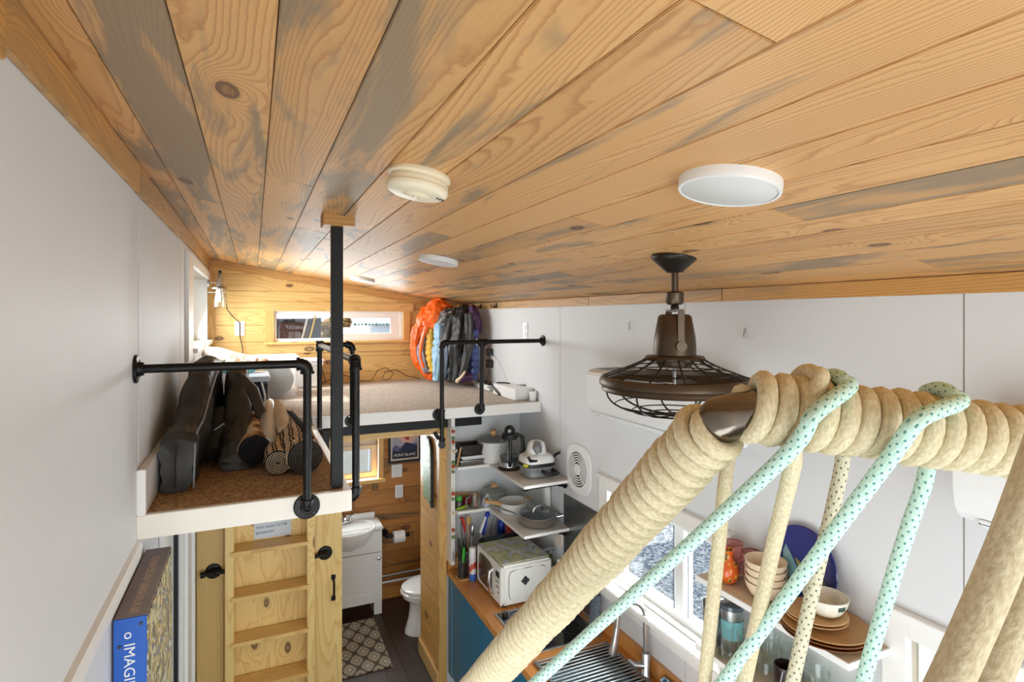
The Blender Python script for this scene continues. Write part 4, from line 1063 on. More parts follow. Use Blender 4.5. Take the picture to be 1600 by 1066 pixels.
# chargers, cables and boxes on the far loft
t = thing('power_adapters', 'two black plug adapters on the white wall below the railing', 'charger', (RX-.02, 4.2, -.37))
obj('outlet_plate', B(RX-.006, RX, 4.16, 4.26, -.42, -.24), 'plasticw', t, bevel=.002)
for zz in (-.285, -.375): obj('adapter', B(RX-.05, RX-.006, 4.175, 4.235, zz-.032, zz+.032), 'blackp', t, bevel=.006)
obj('cable', MB().tube([(RX-.03, 4.2, -.41), (RX-.035, 4.2, -.45), (RX-.05, 4.22, -.50), (RX-.09, 4.2, -.558)], .003, 6), 'blackp', t)
obj('cable', MB().tube([(RX-.03, 4.18, -.30), (RX-.02, 4.05, -.36), (RX-.02, 3.95, -.45), (RX-.03, 3.9, -.55)], .0025, 6), 'plasticw', t)
t = thing('white_cable', 'white charging cable looping beside the navy jacket', 'cable', (1.66, 4.36, -.56))
obj('wire', MB().tube([(RX-.03, 4.24, -.25), (1.66, 4.33, -.22), (1.63, 4.36, -.30), (1.635, 4.36, -.40), (1.66, 4.35, -.47), (1.655, 4.33, -.555)], .0035, 6), 'plasticw', t)
t = thing('white_box', 'low pale grey box by the right wall at the far loft edge', 'box', (1.67, 3.65, -.563))
obj('body', B(1.60, 1.735, 3.47, 3.86, -.563, -.487), 'plasticw', t, bevel=.003)
obj('cable_bundle', MB().tube([(1.59, 3.72, -.555), (1.58, 3.80, -.52), (1.60, 3.88, -.505), (1.63, 3.84, -.483), (1.66, 3.80, -.480), (1.69, 3.76, -.483)], .008, 8, mod=lambda s, th: 1+.4*math.sin(30*s)), 'blackp', t)
obj('rod', MB().cyl((1.62, 4.02, -.535), (1.735, 3.60, -.478), .005, n=8), 'greyp', t)
t = thing('white_cup', 'small white cup at the corner of the far loft edge', 'cup', (1.71, 3.425, -.564))
obj('cup_body', MB().lathe([(.001, -.564), (.022, -.564), (.025, -.52), (.026, -.50), (.023, -.50), (.021, -.55), (.001, -.553)], (1.71, 3.43, 0), 20), 'plasticw', t)
t = thing('power_strip', 'white power strip with plugs on the carpet under the coats', 'power strip', (1.66, 4.1, -.564))
obj('strip', B(1.625, 1.70, 4.0, 4.34, -.563, -.525), 'plasticw', t, bevel=.005)
for k in range(4): obj('plug', B(1.635, 1.66, 4.03+.07*k, 4.06+.07*k, -.525, -.503), 'blackp', t, bevel=.003)
t = thing('loose_cable', 'tangled dark cable lying along the end wall on the carpet', 'cable', (.9, 5.0, -.564))
obj('wire', MB().tube([(.50, 4.98, -.56), (.60, 5.0, -.53), (.72, 5.02, -.50), (.80, 5.01, -.55), (.93, 5.0, -.56), (.99, 5.03, -.47), (1.06, 5.04, -.45), (1.13, 5.02, -.50), (1.08, 5.0, -.555), (1.02, 5.0, -.55), (1.05, 5.02, -.49), (1.15, 5.03, -.47), (1.25, 5.0, -.53), (1.36, 4.99, -.555)], .0035, 6), plain('brown_cable', srgb(70, 48, 30), .6), t)
t = thing('plug_cord', 'thin dark cord rising behind the white storage box', 'cable', (.53, 5.0, -.564))
obj('wire', MB().tube([(.56, 5.03, -.56), (.53, 5.04, -.45), (.50, 5.045, -.37), (.515, 5.04, -.30)], .003, 6), 'blackp', t)

# ================================================================== bathroom
v = thing('vanity_cabinet', 'white bathroom vanity cabinet with one shaker door', 'cabinet', (.72, 4.93, FZ))
vx0, vx1, vy, vz = .46, .985, 4.80, -1.79
obj('carcass', B(vx0, vx1, vy+.02, YE-.02, FZ+.11, vz), 'ceramic', v, bevel=.002)
for a, b in ((vx0, vx0+.065), (vx1-.065, vx1)): obj('foot', B(a, b, vy+.02, YE-.03, FZ+.002, FZ+.11), 'ceramic', v, bevel=.002)
obj('false_drawer', B(vx0+.003, vx1-.003, vy, vy+.02, -1.965, vz-.004), 'ceramic', v, bevel=.002)
dr = obj('door', B(vx0+.003, vx1-.003, vy+.006, vy+.02, FZ+.115, -1.972), 'ceramic', v, bevel=.002)
for a, b, c, d in ((vx0+.003, vx0+.075, FZ+.115, -1.972), (vx1-.075, vx1-.003, FZ+.115, -1.972), (vx0+.075, vx1-.075, FZ+.115, FZ+.19), (vx0+.075, vx1-.075, -2.05, -1.972)):
    obj('door_rail', B(a, b, vy, vy+.006, c, d), 'ceramic', dr, bevel=.001)
obj('knob', MB().lathe([(.006, 0), (.006, -.012), (.015, -.018), (.015, -.024), (.001, -.028)], (.953, vy, -2.015), 18, axis='y'), 'steel', v)
sk = thing('wash_basin', 'white ceramic wash basin with rounded bowl on the vanity', 'sink', (.72, 4.92, vz))
def top(u, w):
    return (vx0-.005+(vx1-vx0+.01)*u, vy-.005+(YE-.025-vy)*w, vz+.03)
obj('deck', B(vx0-.008, vx1+.008, vy+.0, YE-.018, vz, vz+.032), 'ceramic', sk, bevel=.008)
obj('back_lip', B(vx0-.008, vx1-.02, YE-.045, YE-.018, vz+.032, vz+.085), 'ceramic', sk, bevel=.006)
def bowl(u, w):
    a = 2*PI*u; rx, ry = .225, .20
    R = [(.30, .0), (.62, .035), (.86, .085), (.97, .14), (1.0, .175), (.955, .182), (.90, .175), (.82, .13), (.62, .075), (.30, .045), (.02, .038)]
    i = w*(len(R)-1); k = min(len(R)-2, int(i)); q = i-k
    s_ = R[k][0]*(1-q)+R[k+1][0]*q; h = R[k][1]*(1-q)+R[k+1][1]*q
    return (.715+rx*s_*math.cos(a), 4.855+ry*s_*math.sin(a), vz-.135+h)
obj('bowl', MB().grid(bowl, 40, 31, True), 'ceramic', sk, ang=1.2)
fc = thing('basin_faucet', 'chrome two-handle faucet behind the wash basin', 'faucet', (.70, 5.0, vz+.035))
obj('base_plate', MB().ball((.70, 5.0, vz+.04), .075, .022, .012), 'chrome', fc)
obj('spout', MB().tube([(.70, 5.0, vz+.035), (.70, 5.0, vz+.085), (.70, 4.985, vz+.105), (.70, 4.94, vz+.095), (.70, 4.915, vz+.078)], [.012, .011, .011, .010, .010], 12), 'chrome', fc)
for s_ in (-1, 1):
    h = obj('handle', MB().tube([(.70+s_*.055, 5.0, vz+.04), (.70+s_*.055, 5.0, vz+.075), (.70+s_*.065, 4.995, vz+.095), (.70+s_*.10, 4.985, vz+.11)], [.013, .010, .009, .006], 10), 'chrome', fc)
# toilet, facing left, behind the partition
tl = thing('toilet', 'white toilet with closed lid half hidden by the partition', 'toilet', (1.35, 4.5, FZ))
def tring(w, table, cx):
    i = w*(len(table)-1); k = min(len(table)-2, int(i)); q = i-k
    return [table[k][m]*(1-q)+table[k+1][m]*q for m in range(len(table[0]))]
TB = [(-2.5+(z_+2.5)*.80, a_, b_, c_+.07) for z_, a_, b_, c_ in [(-2.5, .155, .115, 1.175), (-2.47, .15, .11, 1.175), (-2.36, .125, .09, 1.175), (-2.27, .14, .10, 1.20), (-2.2, .20, .145, 1.26), (-2.15, .245, .172, 1.25), (-2.11, .255, .18, 1.25)]]
def tb(u, w):
    z, a, b, cx = tring(w, TB, 0); th = 2*PI*u
    return (cx+a*math.cos(th), 4.45+b*math.sin(th), z)
mb = MB().grid(tb, 40, 30, True); mb.f.append(tuple(range(40))[::-1]); mb.f.append(tuple(range(40*29, 40*30)))
obj('bowl', mb, 'ceramic', tl, ang=1.0)
for nm, z0, z1, s_ in (('seat', -2.187, -2.163, 1.03), ('lid', -2.162, -2.135, 1.0)):
    mb = MB().lathe([(.001, z0), (.24, z0), (.25, z0+.005), (.25, z1-.010), (.235, z1-.002), (.15, z1+.004), (.001, z1+.008)], (1.322, 4.45, 0), 40, sx=1.03*s_, sy=.73*s_)
    obj(nm, mb, 'ceramic', tl, ang=1.0)
obj('tank', B(1.55, 1.72, 4.25, 4.65, -2.20, -1.80), 'ceramic', tl, bevel=.03)
obj('tank_base', B(1.46, 1.66, 4.33, 4.57, -2.35, -2.19), 'ceramic', tl, bevel=.03)
obj('tank_lid', B(1.54, 1.73, 4.24, 4.66, -1.80, -1.765), 'ceramic', tl, bevel=.01)
W['ogee'] = ogee('brown_cream_ogee_mat', srgb(92, 80, 70), srgb(196, 184, 162))
bm_ = thing('bath_mat', 'brown bath mat with cream ogee pattern in front of the vanity', 'mat', (.68, 4.4, FZ))
obj('mat', B(.455, .905, 4.05, 4.765, FZ+.0005, FZ+.012), 'ogee', bm_, bevel=.004)
th_ = thing('paper_holder', 'black pipe toilet paper holder on the bathroom wall', 'holder', (1.1, YE-.05, -1.95))
flange((1.055, YE, -1.915), (0, -1, 0), th_, .036)
obj('arm', MB().tube([(1.055, YE-.01, -1.915), (1.055, YE-.065, -1.915), (1.075, YE-.078, -1.925), (1.25, YE-.078, -1.935)], .011, 12), 'black', th_)
obj('end_cap', MB().cyl((1.232, YE-.078, -1.934), (1.262, YE-.078, -1.936), .018, n=14), 'black', th_)
obj('elbow', MB().tube([(1.055, YE-.03, -1.915), (1.055, YE-.062, -1.917), (1.072, YE-.078, -1.925), (1.10, YE-.078, -1.927)], .017, 12), 'black', th_)
tp = thing('toilet_roll', 'white toilet paper roll on the black holder', 'toilet paper', (1.17, YE-.08, -1.985))
obj('paper', MB().lathe([(.020, -.048), (.050, -.048), (.051, -.045), (.051, .045), (.050, .048), (.020, .048), (.020, -.048)], (1.168, YE-.08, -1.94), 32, axis='x'), plain('tissue_paper', srgb(244, 240, 234), .95), tp)
# framed poster
W['pframe'] = plain('black_picture_frame', srgb(30, 22, 20), .4)
W['pmat'] = plain('cream_mount', srgb(226, 214, 196), .8)
W['pnavy'] = plain('poster_navy', srgb(44, 46, 76), .7)
W['pviolet'] = plain('poster_slate', srgb(96, 98, 128), .7)
W['ppeach'] = plain('poster_peach', srgb(222, 172, 158), .7)
W['pred'] = plain('poster_red', srgb(186, 70, 62), .7)
W['pgrey'] = plain('poster_pale_grey', srgb(168, 164, 176), .7)
W['pdark'] = plain('poster_black', srgb(38, 36, 48), .7)
ps = thing('framed_poster', 'black framed mountain poster reading MONT BLANC on bathroom wall', 'poster', (1.235, YE-.02, -1.31))
px0, px1, pz0, pz1 = 1.09, 1.385, -1.305, -.88
obj('backing', B(px0, px1, YE-.016, YE-.003, pz0, pz1), 'pmat', ps)
for a, b, c, d in ((px0, px0+.02, pz0, pz1), (px1-.02, px1, pz0, pz1), (px0+.02, px1-.02, pz0, pz0+.02), (px0+.02, px1-.02, pz1-.02, pz1)): obj('frame', B(a, b, YE-.028, YE-.004, c, d), 'pframe', ps, bevel=.002)
obj('print', B(px0+.034, px1-.034, YE-.018, YE-.0155, pz0+.036, pz1-.036), 'ppeach', ps)
def shape(nm, poly, m, dy): obj(nm, MB().prism(poly, 'y', YE-.018-dy, YE-.0165), m, ps, smooth=False)
ax, bx, az = px0+.034, px1-.034, pz0+.036
shape('print_ridge', [(ax, az), (bx, az), (bx, az+.18), (bx-.03, az+.155), (bx-.055, az+.13), (bx-.10, az+.12), (bx-.14, az+.15), (ax+.04, az+.20), (ax, az+.26)], 'pgrey', .0004)
shape('print_slope', [(ax, az), (bx, az), (bx, az+.135), (bx-.05, az+.115), (bx-.10, az+.14), (ax+.07, az+.10), (ax+.03, az+.125), (ax, az+.10)], 'pviolet', .0008)
shape('print_valley', [(ax, az), (bx, az), (bx, az+.10), (bx-.06, az+.13), (bx-.11, az+.142), (ax+.09, az+.10), (ax+.055, az+.065), (ax, az+.08)], 'pnavy', .0012)
shape('print_figure', [(ax+.10, az+.19), (ax+.13, az+.16), (ax+.155, az+.165), (ax+.15, az+.20), (ax+.125, az+.225), (ax+.12, az+.27), (ax+.105, az+.25)], 'pred', .0012)
shape('print_band', [(ax, az), (bx, az), (bx, az+.062), (ax, az+.055)], 'pdark', .0016)
text('lettering', 'MONT BLANC', .035, 'cwhite', ps, ((px0+px1)/2, YE-.0202, az+.020), (1, 0, 0), (0, 0, 1), 'CENTER', squash=.88)
# tall painted board hung on the partition
W['mosaic'] = speckle('green_mosaic_paint', srgb(96, 140, 70), [srgb(150, 180, 100), srgb(44, 64, 46), srgb(170, 200, 190), srgb(120, 160, 80)], 40., .40, .5)
W['mosaicb'] = speckle('pale_mosaic_paint', srgb(150, 168, 150), [srgb(206, 216, 210), srgb(60, 70, 66), srgb(140, 170, 110)], 46., .42, .5)
ha = thing('wall_hanging', 'tall narrow green painted board hung on the partition', 'artwork', (1.12, 3.92, -1.33))
def xb(y, z): return (y, z)
hp = [(3.80, -1.32), (3.86, -1.30), (3.92, -1.29), (3.985, -1.30), (4.0, -1.15), (4.0, -.96), (3.985, -.90), (3.96, -.86), (3.93, -.845), (3.85, -.855), (3.81, -.90), (3.80, -1.0)]
obj('board', MB().prism(hp, 'x', 1.112, 1.133), 'pframe', ha, bevel=.003)
obj('painting', MB().prism([(3.895+(y-3.895)*.93, -1.085+(z+1.085)*.96) for y, z in hp], 'x', 1.1095, 1.112), 'mosaic', ha)
obj('painting_upper', MB().prism([(3.83, -1.08), (3.97, -1.05), (3.975, -.93), (3.94, -.87), (3.86, -.88), (3.83, -.92)], 'x', 1.1085, 1.1096), 'mosaicb', ha)
obj('hanging_wire', MB().tube([(1.122, 3.86, -.855), (1.128, 3.90, -.80), (1.122, 3.95, -.85)], .002, 6), 'blackp', ha)
# garland on the white side board
gl_ = thing('bead_garland', 'hanging string of red, green and white beads beside the shelves', 'garland', (1.195, 3.57, -1.62))
gy = 3.572
obj('string', MB().cyl((1.197, gy, -.72), (1.197, gy, -1.60), .0015, n=6), 'fleece', gl_)
gm = [plain('rust_bead', srgb(190, 82, 44), .6), plain('white_bead', srgb(232, 226, 214), .6), plain('green_bead', srgb(110, 146, 84), .6)]
for k, (zz, mi) in enumerate(((-.735, 1), (-.755, 0), (-.775, 1), (-.80, 2), (-.825, 0), (-.848, 1), (-.96, 2), (-.985, 0), (-1.005, 1), (-1.02, 2), (-1.14, 1), (-1.165, 0), (-1.185, 1), (-1.20, 2), (-1.38, 1), (-1.405, 0), (-1.43, 1), (-1.45, 2))):
    obj('bead', MB().ball((1.197, gy, zz), .0125 if mi != 1 else .009, n=12, m=8), gm[mi], gl_)
for zz in (-.895, -1.30):
    obj('bow', MB().tube([(1.175, gy, zz+.018), (1.185, gy-.004, zz+.005), (1.197, gy-.004, zz), (1.210, gy-.004, zz+.005), (1.222, gy, zz+.016)], [.008, .007, .004, .007, .008], 8), 'fleece', gl_)
obj('tassel', MB().lathe([(.001, -1.53), (.006, -1.55), (.004, -1.565), (.009, -1.61), (.001, -1.612)], (1.197, gy, 0), 12), 'steel', gl_)

# ================================================================== kitchen
CZ = -1.70
SX0, SX1, SY0, SY1 = 1.27, 1.655, 2.0, 2.46      # sink cut-out
ct = thing('worktop', 'butcher block kitchen worktop along the right wall', 'worktop', (1.46, 2.4, CZ-.04))
mb = MB()
for x0, x1, y0, y1 in split(1.19, RX-.02, .9, 3.685, [(SX0, SX1, SY0, SY1)]): mb.box(x0, x1, y0, y1, CZ-.038, CZ)
obj('slab', mb, 'counter', ct)
obj('upstand', B(RX-.022, RX-.001, .9, 2.62, CZ, CZ+.075), 'counter', ct, bevel=.002)
obj('upstand', B(1.19, RX-.022, 3.665, 3.699, CZ, CZ+.085), 'counter', ct, bevel=.002)
for i, (a, b) in enumerate(((3.08, 3.68), (2.50, 3.078), (1.92, 2.498), (1.34, 1.918))):
    c = thing('base_cabinet', ['blue base cabinet under the microwave, next to the partition', 'blue base cabinet under the cooktop', 'blue base cabinet under the sink', 'blue base cabinet nearest the camera'][i], 'cabinet', (1.48, (a+b)/2, FZ), 'blue base cabinets')
    obj('carcass', B(1.222, RX-.03, a+.001, b-.001, FZ+.09, CZ-.039), 'blued', c)
    obj('toe_kick', B(1.27, RX-.03, a+.001, b-.001, FZ+.001, FZ+.09), 'blackp', c)
    d = obj('door', B(1.204, 1.222, a+.003, b-.003, FZ+.10, CZ-.045), 'blue', c, bevel=.002)
    if i == 0: obj('edge_strip', B(1.198, 1.204, b-.075, b-.003, FZ+.10, CZ-.045), 'blued', d, bevel=.001)
# sink and drying rack
W['sinkb'] = plain('black_granite_sink', srgb(40, 38, 38), .35)
s = thing('kitchen_sink', 'black composite kitchen sink set in the worktop', 'sink', (1.46, 2.23, CZ-.2))
for x0, x1, y0, y1, z0, z1 in ((SX0, SX1, SY0, SY1, CZ-.19, CZ-.18), (SX0, SX0+.008, SY0, SY1, CZ-.18, CZ-.001), (SX1-.008, SX1, SY0, SY1, CZ-.18, CZ-.001), (SX0+.008, SX1-.008, SY0, SY0+.008, CZ-.18, CZ-.001), (SX0+.008, SX1-.008, SY1-.008, SY1, CZ-.18, CZ-.001)):
    obj('basin_side', B(x0, x1, y0, y1, z0, z1), 'sinkb', s)
obj('rim', B(SX0-.012, SX1+.012, SY1, SY1+.012, CZ, CZ+.003), 'sinkb', s)
dk = thing('drying_rack', 'roll-up steel drying rack over the sink', 'dish rack', (1.46, 2.34, CZ+.002))
for xx in (SX0-.02, SX1+.005): obj('side_strip', B(xx, xx+.016, 2.10, 2.50, CZ+.004, CZ+.013), 'greyp', dk, bevel=.002)
for k in range(17): obj('bar', MB().cyl((SX0-.012, 2.49-.0235*k, CZ+.009), (SX1+.013, 2.49-.0235*k, CZ+.009), .0042, n=8), 'steel', dk)
fa = thing('kitchen_faucet', 'brushed steel pull-down gooseneck faucet behind the sink', 'faucet', (1.69, 2.18, CZ))
fx, fy = 1.688, 2.19
obj('base', MB().lathe([(.026, CZ), (.026, CZ+.008), (.021, CZ+.014), (.020, CZ+.11), (.016, CZ+.115)], (fx, fy, 0), 24), 'steel', fa)
pth = [(fx, fy, CZ+.10), (fx, fy, CZ+.28)]+[(fx-.065+.065*math.cos(a), fy+.02*(1-math.cos(a)), CZ+.28+.075*math.sin(a)) for a in [PI*i/10 for i in range(11)]]+[(fx-.135, fy+.042, CZ+.23)]
obj('neck', MB().tube(pth, .0125, 14), 'steel', fa)
obj('spray_head', MB().tube([(fx-.134, fy+.042, CZ+.24), (fx-.142, fy+.044, CZ+.19), (fx-.152, fy+.047, CZ+.125), (fx-.154, fy+.048, CZ+.115)], [.013, .0145, .021, .019], 16), 'steel', fa)
h = obj('lever', MB().tube([(fx-.012, fy-.0, CZ+.055), (fx-.055, fy+.015, CZ+.06), (fx-.08, fy+.02, CZ+.085)], [.016, .014, .007], 12), 'steel', fa)
# scrubber + sponge
W['knit'] = speckle('grey_blue_knit', srgb(96, 108, 122), [srgb(140, 150, 160), srgb(70, 80, 98)], 160., .46, .95)
W['spongeb'] = speckle('blue_speckled_sponge', srgb(190, 214, 226), [srgb(60, 120, 160), srgb(30, 70, 110)], 60., .44, .95)
t = thing('dish_cloth', 'grey knitted dish pad leaning against the backsplash', 'dish cloth', (1.69, 2.62, CZ))
obj('pad', MB().tube([(1.668, 2.62, CZ+.004), (1.676, 2.62, CZ+.07), (1.69, 2.62, CZ+.17), (1.698, 2.62, CZ+.195)], [.036, .042, .044, .03], 18, flat=.35), 'knit', t)
obj('hanging_loop', MB().tube(arc((1.70, 2.62, CZ+.205), .014, 0, 2*PI, 14, 'yz'), .0025, 6), 'steel', t)
t = thing('sponge', 'blue speckled sponge beside the faucet base', 'sponge', (1.70, 2.03, CZ))
obj('block', B(1.672, 1.702, 1.98, 2.07, CZ+.001, CZ+.07), 'spongeb', t, bevel=.006)
# mug on the sill
W['mugart'] = plain('grey_mug_motif', srgb(96, 98, 96), .5)
t = thing('candle_cup', 'white cup with grey leaf motif on the kitchen window sill', 'cup', (1.70, 2.53, -1.408))
obj('cup_body', MB().lathe([(.001, -1.406), (.028, -1.406), (.032, -1.40), (.036, -1.33), (.036, -1.315), (.032, -1.315), (.029, -1.39), (.001, -1.394)], (1.702, 2.53, 0), 24), 'ceramic', t)
obj('motif', MB().grid(lambda u, w: (1.702+.0362*math.cos(PI*.95+1.4*u), 2.53+.0362*math.sin(PI*.95+1.4*u), -1.385+.05*w*(1-.5*abs(2*u-1))), 12, 4), 'mugart', t)
# stainless sheet behind the cooktop
t = thing('steel_backsplash', 'stainless steel splash sheet on the wall behind the cooktop', 'backsplash', (RX, 2.85, CZ))
obj('sheet', B(RX-.004, RX, 2.655, 3.055, CZ+.002, -1.085), 'steeld', t)
# cooktop
W['hobg'] = plain('black_glass', srgb(14, 14, 15), .08, coat=.6)
t = thing('cooktop', 'black glass cooktop with steel rim set in the worktop', 'cooktop', (1.47, 2.78, CZ))
obj('rim', B(1.25, 1.69, 2.56, 3.0, CZ+.0005, CZ+.006), 'steel', t, bevel=.002)
obj('glass_top', B(1.262, 1.678, 2.572, 2.988, CZ+.006, CZ+.009), 'hobg', t, bevel=.001)
for xx, yy in ((1.36, 2.87), (1.36, 2.68), (1.57, 2.68), (1.57, 2.88)): obj('burner', MB().lathe([(.062, CZ+.009), (.062, CZ+.012), (.050, CZ+.012), (.050, CZ+.0095)], (xx, yy, 0), 28), 'blackp', t)
obj('knob', MB().lathe([(.018, CZ+.009), (.017, CZ+.028), (.001, CZ+.029)], (1.295, 2.95, 0), 18), 'blackp', t)
# microwave
W['enamel'] = plain('cream_white_enamel', srgb(238, 236, 228), .22, var=.01, coat=.3)
W['mwdoor'] = plain('dark_mesh_glass', srgb(78, 56, 40), .25, coat=.3)
W['map'] = speckle('map_print', srgb(206, 206, 170), [srgb(176, 188, 140), srgb(196, 200, 214), srgb(222, 216, 190), srgb(150, 168, 190)], 11., .40, .5)
MX0, MX1, MY0, MY1, MZ0, MZ1 = 1.305, 1.64, 3.03, 3.42, CZ+.012, CZ+.245
mw = thing('microwave_oven', 'retro cream white microwave oven on the worktop', 'microwave', (1.47, 3.22, CZ))
obj('body', B(MX0+.012, MX1, MY0, MY1, MZ0, MZ1), 'enamel', mw, bevel=.012)
obj('front_panel', B(MX0, MX0+.014, MY0+.002, MY1-.002, MZ0+.002, MZ1-.002), 'enamel', mw, bevel=.006)
dp = []
for k in range(40):
    a = 2*PI*k/40; ca, sa = math.cos(a), math.sin(a); q = (abs(ca)**5+abs(sa)**5)**(-.2)
    dp.append((3.275+.108*q*ca, (MZ0+MZ1)/2+.088*q*sa))
obj('door_window', MB().prism(dp, 'x', MX0-.003, MX0+.001), 'mwdoor', mw)
obj('handle', MB().tube([(MX0-.002, 3.135, MZ1-.045), (MX0-.028, 3.135, MZ1-.06), (MX0-.034, 3.135, MZ0+.115), (MX0-.028, 3.135, MZ0+.055), (MX0-.002, 3.135, MZ0+.04)], .009, 12), 'chrome', mw)
obj('display', B(MX0-.002, MX0+.001, 3.055, 3.105, MZ1-.075, MZ1-.04), 'blackp', mw)
for k in range(5): obj('button', MB().lathe([(.007, 0), (.006, -.004), (.001, -.0045)], (MX0, 3.07+.022*(k % 2), MZ1-.10-.03*(k//2)), 12, axis='x'), 'greyp', mw)
rec = []
for k in range(32):
    a = 2*PI*k/32; ca, sa = math.cos(a), math.sin(a); q = (abs(ca)**7+abs(sa)**7)**(-1/7)
    rec.append((1.478+.125*q*ca, (MZ0+MZ1)/2+.002+.088*q*sa))
obj('pressed_side', MB().prism(rec, 'y', MY0-.005, MY0), 'enamel', mw, bevel=.003)
obj('sticker', MB().boxm(Matrix.Translation((1.46, MY0-.006, MZ1-.10)) @ Matrix.Rotation(PI/4, 4, 'Y'), .04, .002, .04), 'blackp', mw)
obj('sticker_ring', MB().lathe([(.010, -.0075), (.0135, -.0075)], (1.46, MY0, MZ1-.10), 20, axis='y'), 'greyp', mw)
for xx in (1.34, 1.60):
    for yy in (3.06, 3.39): obj('foot', MB().cyl((xx, yy, CZ), (xx, yy, MZ0+.004), .012, n=12), 'blackp', mw)
t = thing('road_map', 'folded paper map lying on top of the microwave', 'map', (1.48, 3.22, MZ1))
obj('sheet', MB().boxm(Matrix.Translation((1.475, 3.235, MZ1+.003)) @ Matrix.Rotation(.02, 4, 'Z'), .315, .35, .004), 'map', t)
obj('road', MB().boxm(Matrix.Translation((1.46, 3.24, MZ1+.0055)) @ Matrix.Rotation(.42, 4, 'Z'), .018, .34, .001), plain('pale_map_road', srgb(206, 212, 222), .5), t)
t = thing('baking_tray', 'dark tray standing behind the microwave', 'tray', (1.5, 3.45, CZ))
obj('pan', B(1.33, 1.62, 3.435, 3.455, CZ+.001, CZ+.265), 'blackp', t, bevel=.006)
obj('handle_edge', B(1.36, 1.50, 3.428, 3.436, CZ+.245, CZ+.265), plain('dark_green_edge', srgb(30, 52, 44), .4), t, bevel=.002)
# utensils and jars at the left end of the worktop
W['green'] = plain('green_plastic', srgb(60, 170, 50), .35)
W['red'] = plain('red_silicone', srgb(188, 40, 34), .4)
W['bluep'] = plain('blue_plastic', srgb(30, 60, 170), .35)
W['woodlt'] = wood('pale_utensil_wood', srgb(214, 170, 112), srgb(176, 124, 70), 'Z', 'X', None, 0, .0, 18., .5)
kb = thing('knife_stand', 'clear knife stand with black and green handles by the partition', 'knife stand', (1.235, 3.50, CZ))
obj('base', B(1.20, 1.27, 3.455, 3.545, CZ+.001, CZ+.012), 'woodlt', kb, bevel=.002)
obj('jar', MB().lathe([(.034, CZ+.012), (.036, CZ+.14), (.034, CZ+.14), (.032, CZ+.014)], (1.235, 3.50, 0), 24), 'clear', kb)
obj('core', MB().lathe([(.001, CZ+.013), (.027, CZ+.013), (.027, CZ+.10), (.001, CZ+.10)], (1.235, 3.50, 0), 20), 'blackp', kb)
for k, (dx, dy, h, m, lab) in enumerate(((-.015, .005, .26, 'blackp', 'black handled knife in the clear stand'), (.002, -.014, .21, 'green', 'green handled knife in the clear stand'), (.016, .010, .25, 'blackp', None), (-.004, .018, .20, 'steel', None))):
    t = thing('knife', ['black handled knife at the left of the clear stand', 'bright green handled knife in the clear stand', 'black handled knife at the back right of the clear stand', 'steel handled knife in the clear stand'][k], 'knife', (1.235+dx, 3.50+dy, CZ+.10), 'knives in the clear stand')
    obj('handle', MB().tube([(1.235+dx, 3.50+dy, CZ+.11), (1.235+dx*1.3, 3.50+dy*1.3, CZ+h-.03), (1.235+dx*1.5, 3.50+dy*1.5, CZ+h)], [.009, .011, .009], 10), m, t)
    obj('blade', B(1.235+dx-.001, 1.235+dx+.001, 3.50+dy-.008, 3.50+dy+.008, CZ+.014, CZ+.115), 'steel', t)
uj = thing('utensil_jar', 'dark utensil jar behind the microwave corner', 'jar', (1.295, 3.57, CZ))
obj('jar_body', MB().lathe([(.001, CZ+.001), (.045, CZ+.001), (.048, CZ+.15), (.044, CZ+.15), (.042, CZ+.01), (.001, CZ+.008)], (1.295, 3.58, 0), 26), 'greyp', uj)
def utensil(nm, lab, base, tip, head, m, shaft='steel', r=.005):
    t = thing(nm, lab, 'utensil', base, 'kitchen utensils in the jar')
    obj('handle', MB().cyl(base, tip, r, n=8), shaft, t)
    obj('head', head, m, t, ang=1.0)
utensil('spatula', 'red silicone spatula standing in the utensil jar', (1.29, 3.58, CZ+.03), (1.272, 3.57, CZ+.31), MB().tube([(1.276, 3.568, CZ+.27), (1.270, 3.568, CZ+.32), (1.258, 3.568, CZ+.365), (1.245, 3.568, CZ+.375)], [.010, .022, .026, .012], 14, flat=.45), 'red')
utensil('wooden_spoon', 'pale wooden spoon standing in the utensil jar', (1.30, 3.59, CZ+.03), (1.312, 3.60, CZ+.30), MB().ball((1.314, 3.60, CZ+.33), .020, .010, .034), 'woodlt', 'woodlt')
utensil('whisk', 'steel whisk standing in the utensil jar', (1.31, 3.57, CZ+.03), (1.325, 3.565, CZ+.24), MB().ball((1.328, 3.563, CZ+.28), .016, .016, .045, 10, 8), 'steel')
utensil('serving_fork', 'steel serving fork standing in the utensil jar', (1.28, 3.60, CZ+.03), (1.266, 3.60, CZ+.26), MB().tube([(1.266, 3.60, CZ+.25), (1.262, 3.60, CZ+.30), (1.262, 3.60, CZ+.335)], [.006, .012, .008], 10, flat=.4), 'steel')
t = thing('scissors', 'blue and white handled kitchen shears leaning behind the microwave', 'scissors', (1.40, 3.56, CZ+.1))
obj('blade', MB().cyl((1.375, 3.57, CZ+.12), (1.40, 3.57, CZ+.28), .006, n=8), 'steel', t)
obj('handle', MB().tube([(1.385, 3.567, CZ+.25), (1.40, 3.565, CZ+.30), (1.425, 3.565, CZ+.355)], [.016, .020, .012], 12, flat=.5), 'plasticw', t)
obj('grip', MB().tube([(1.405, 3.562, CZ+.24), (1.418, 3.56, CZ+.29), (1.432, 3.56, CZ+.35)], [.022, .016, .010], 12, flat=.5), 'bluep', t)
obj('end_knob', MB().ball((1.434, 3.56, CZ+.368), .018), 'bluep', t)
t = thing('kitchen_tongs', 'steel kitchen tongs leaning behind the microwave', 'tongs', (1.47, 3.58, CZ+.1))
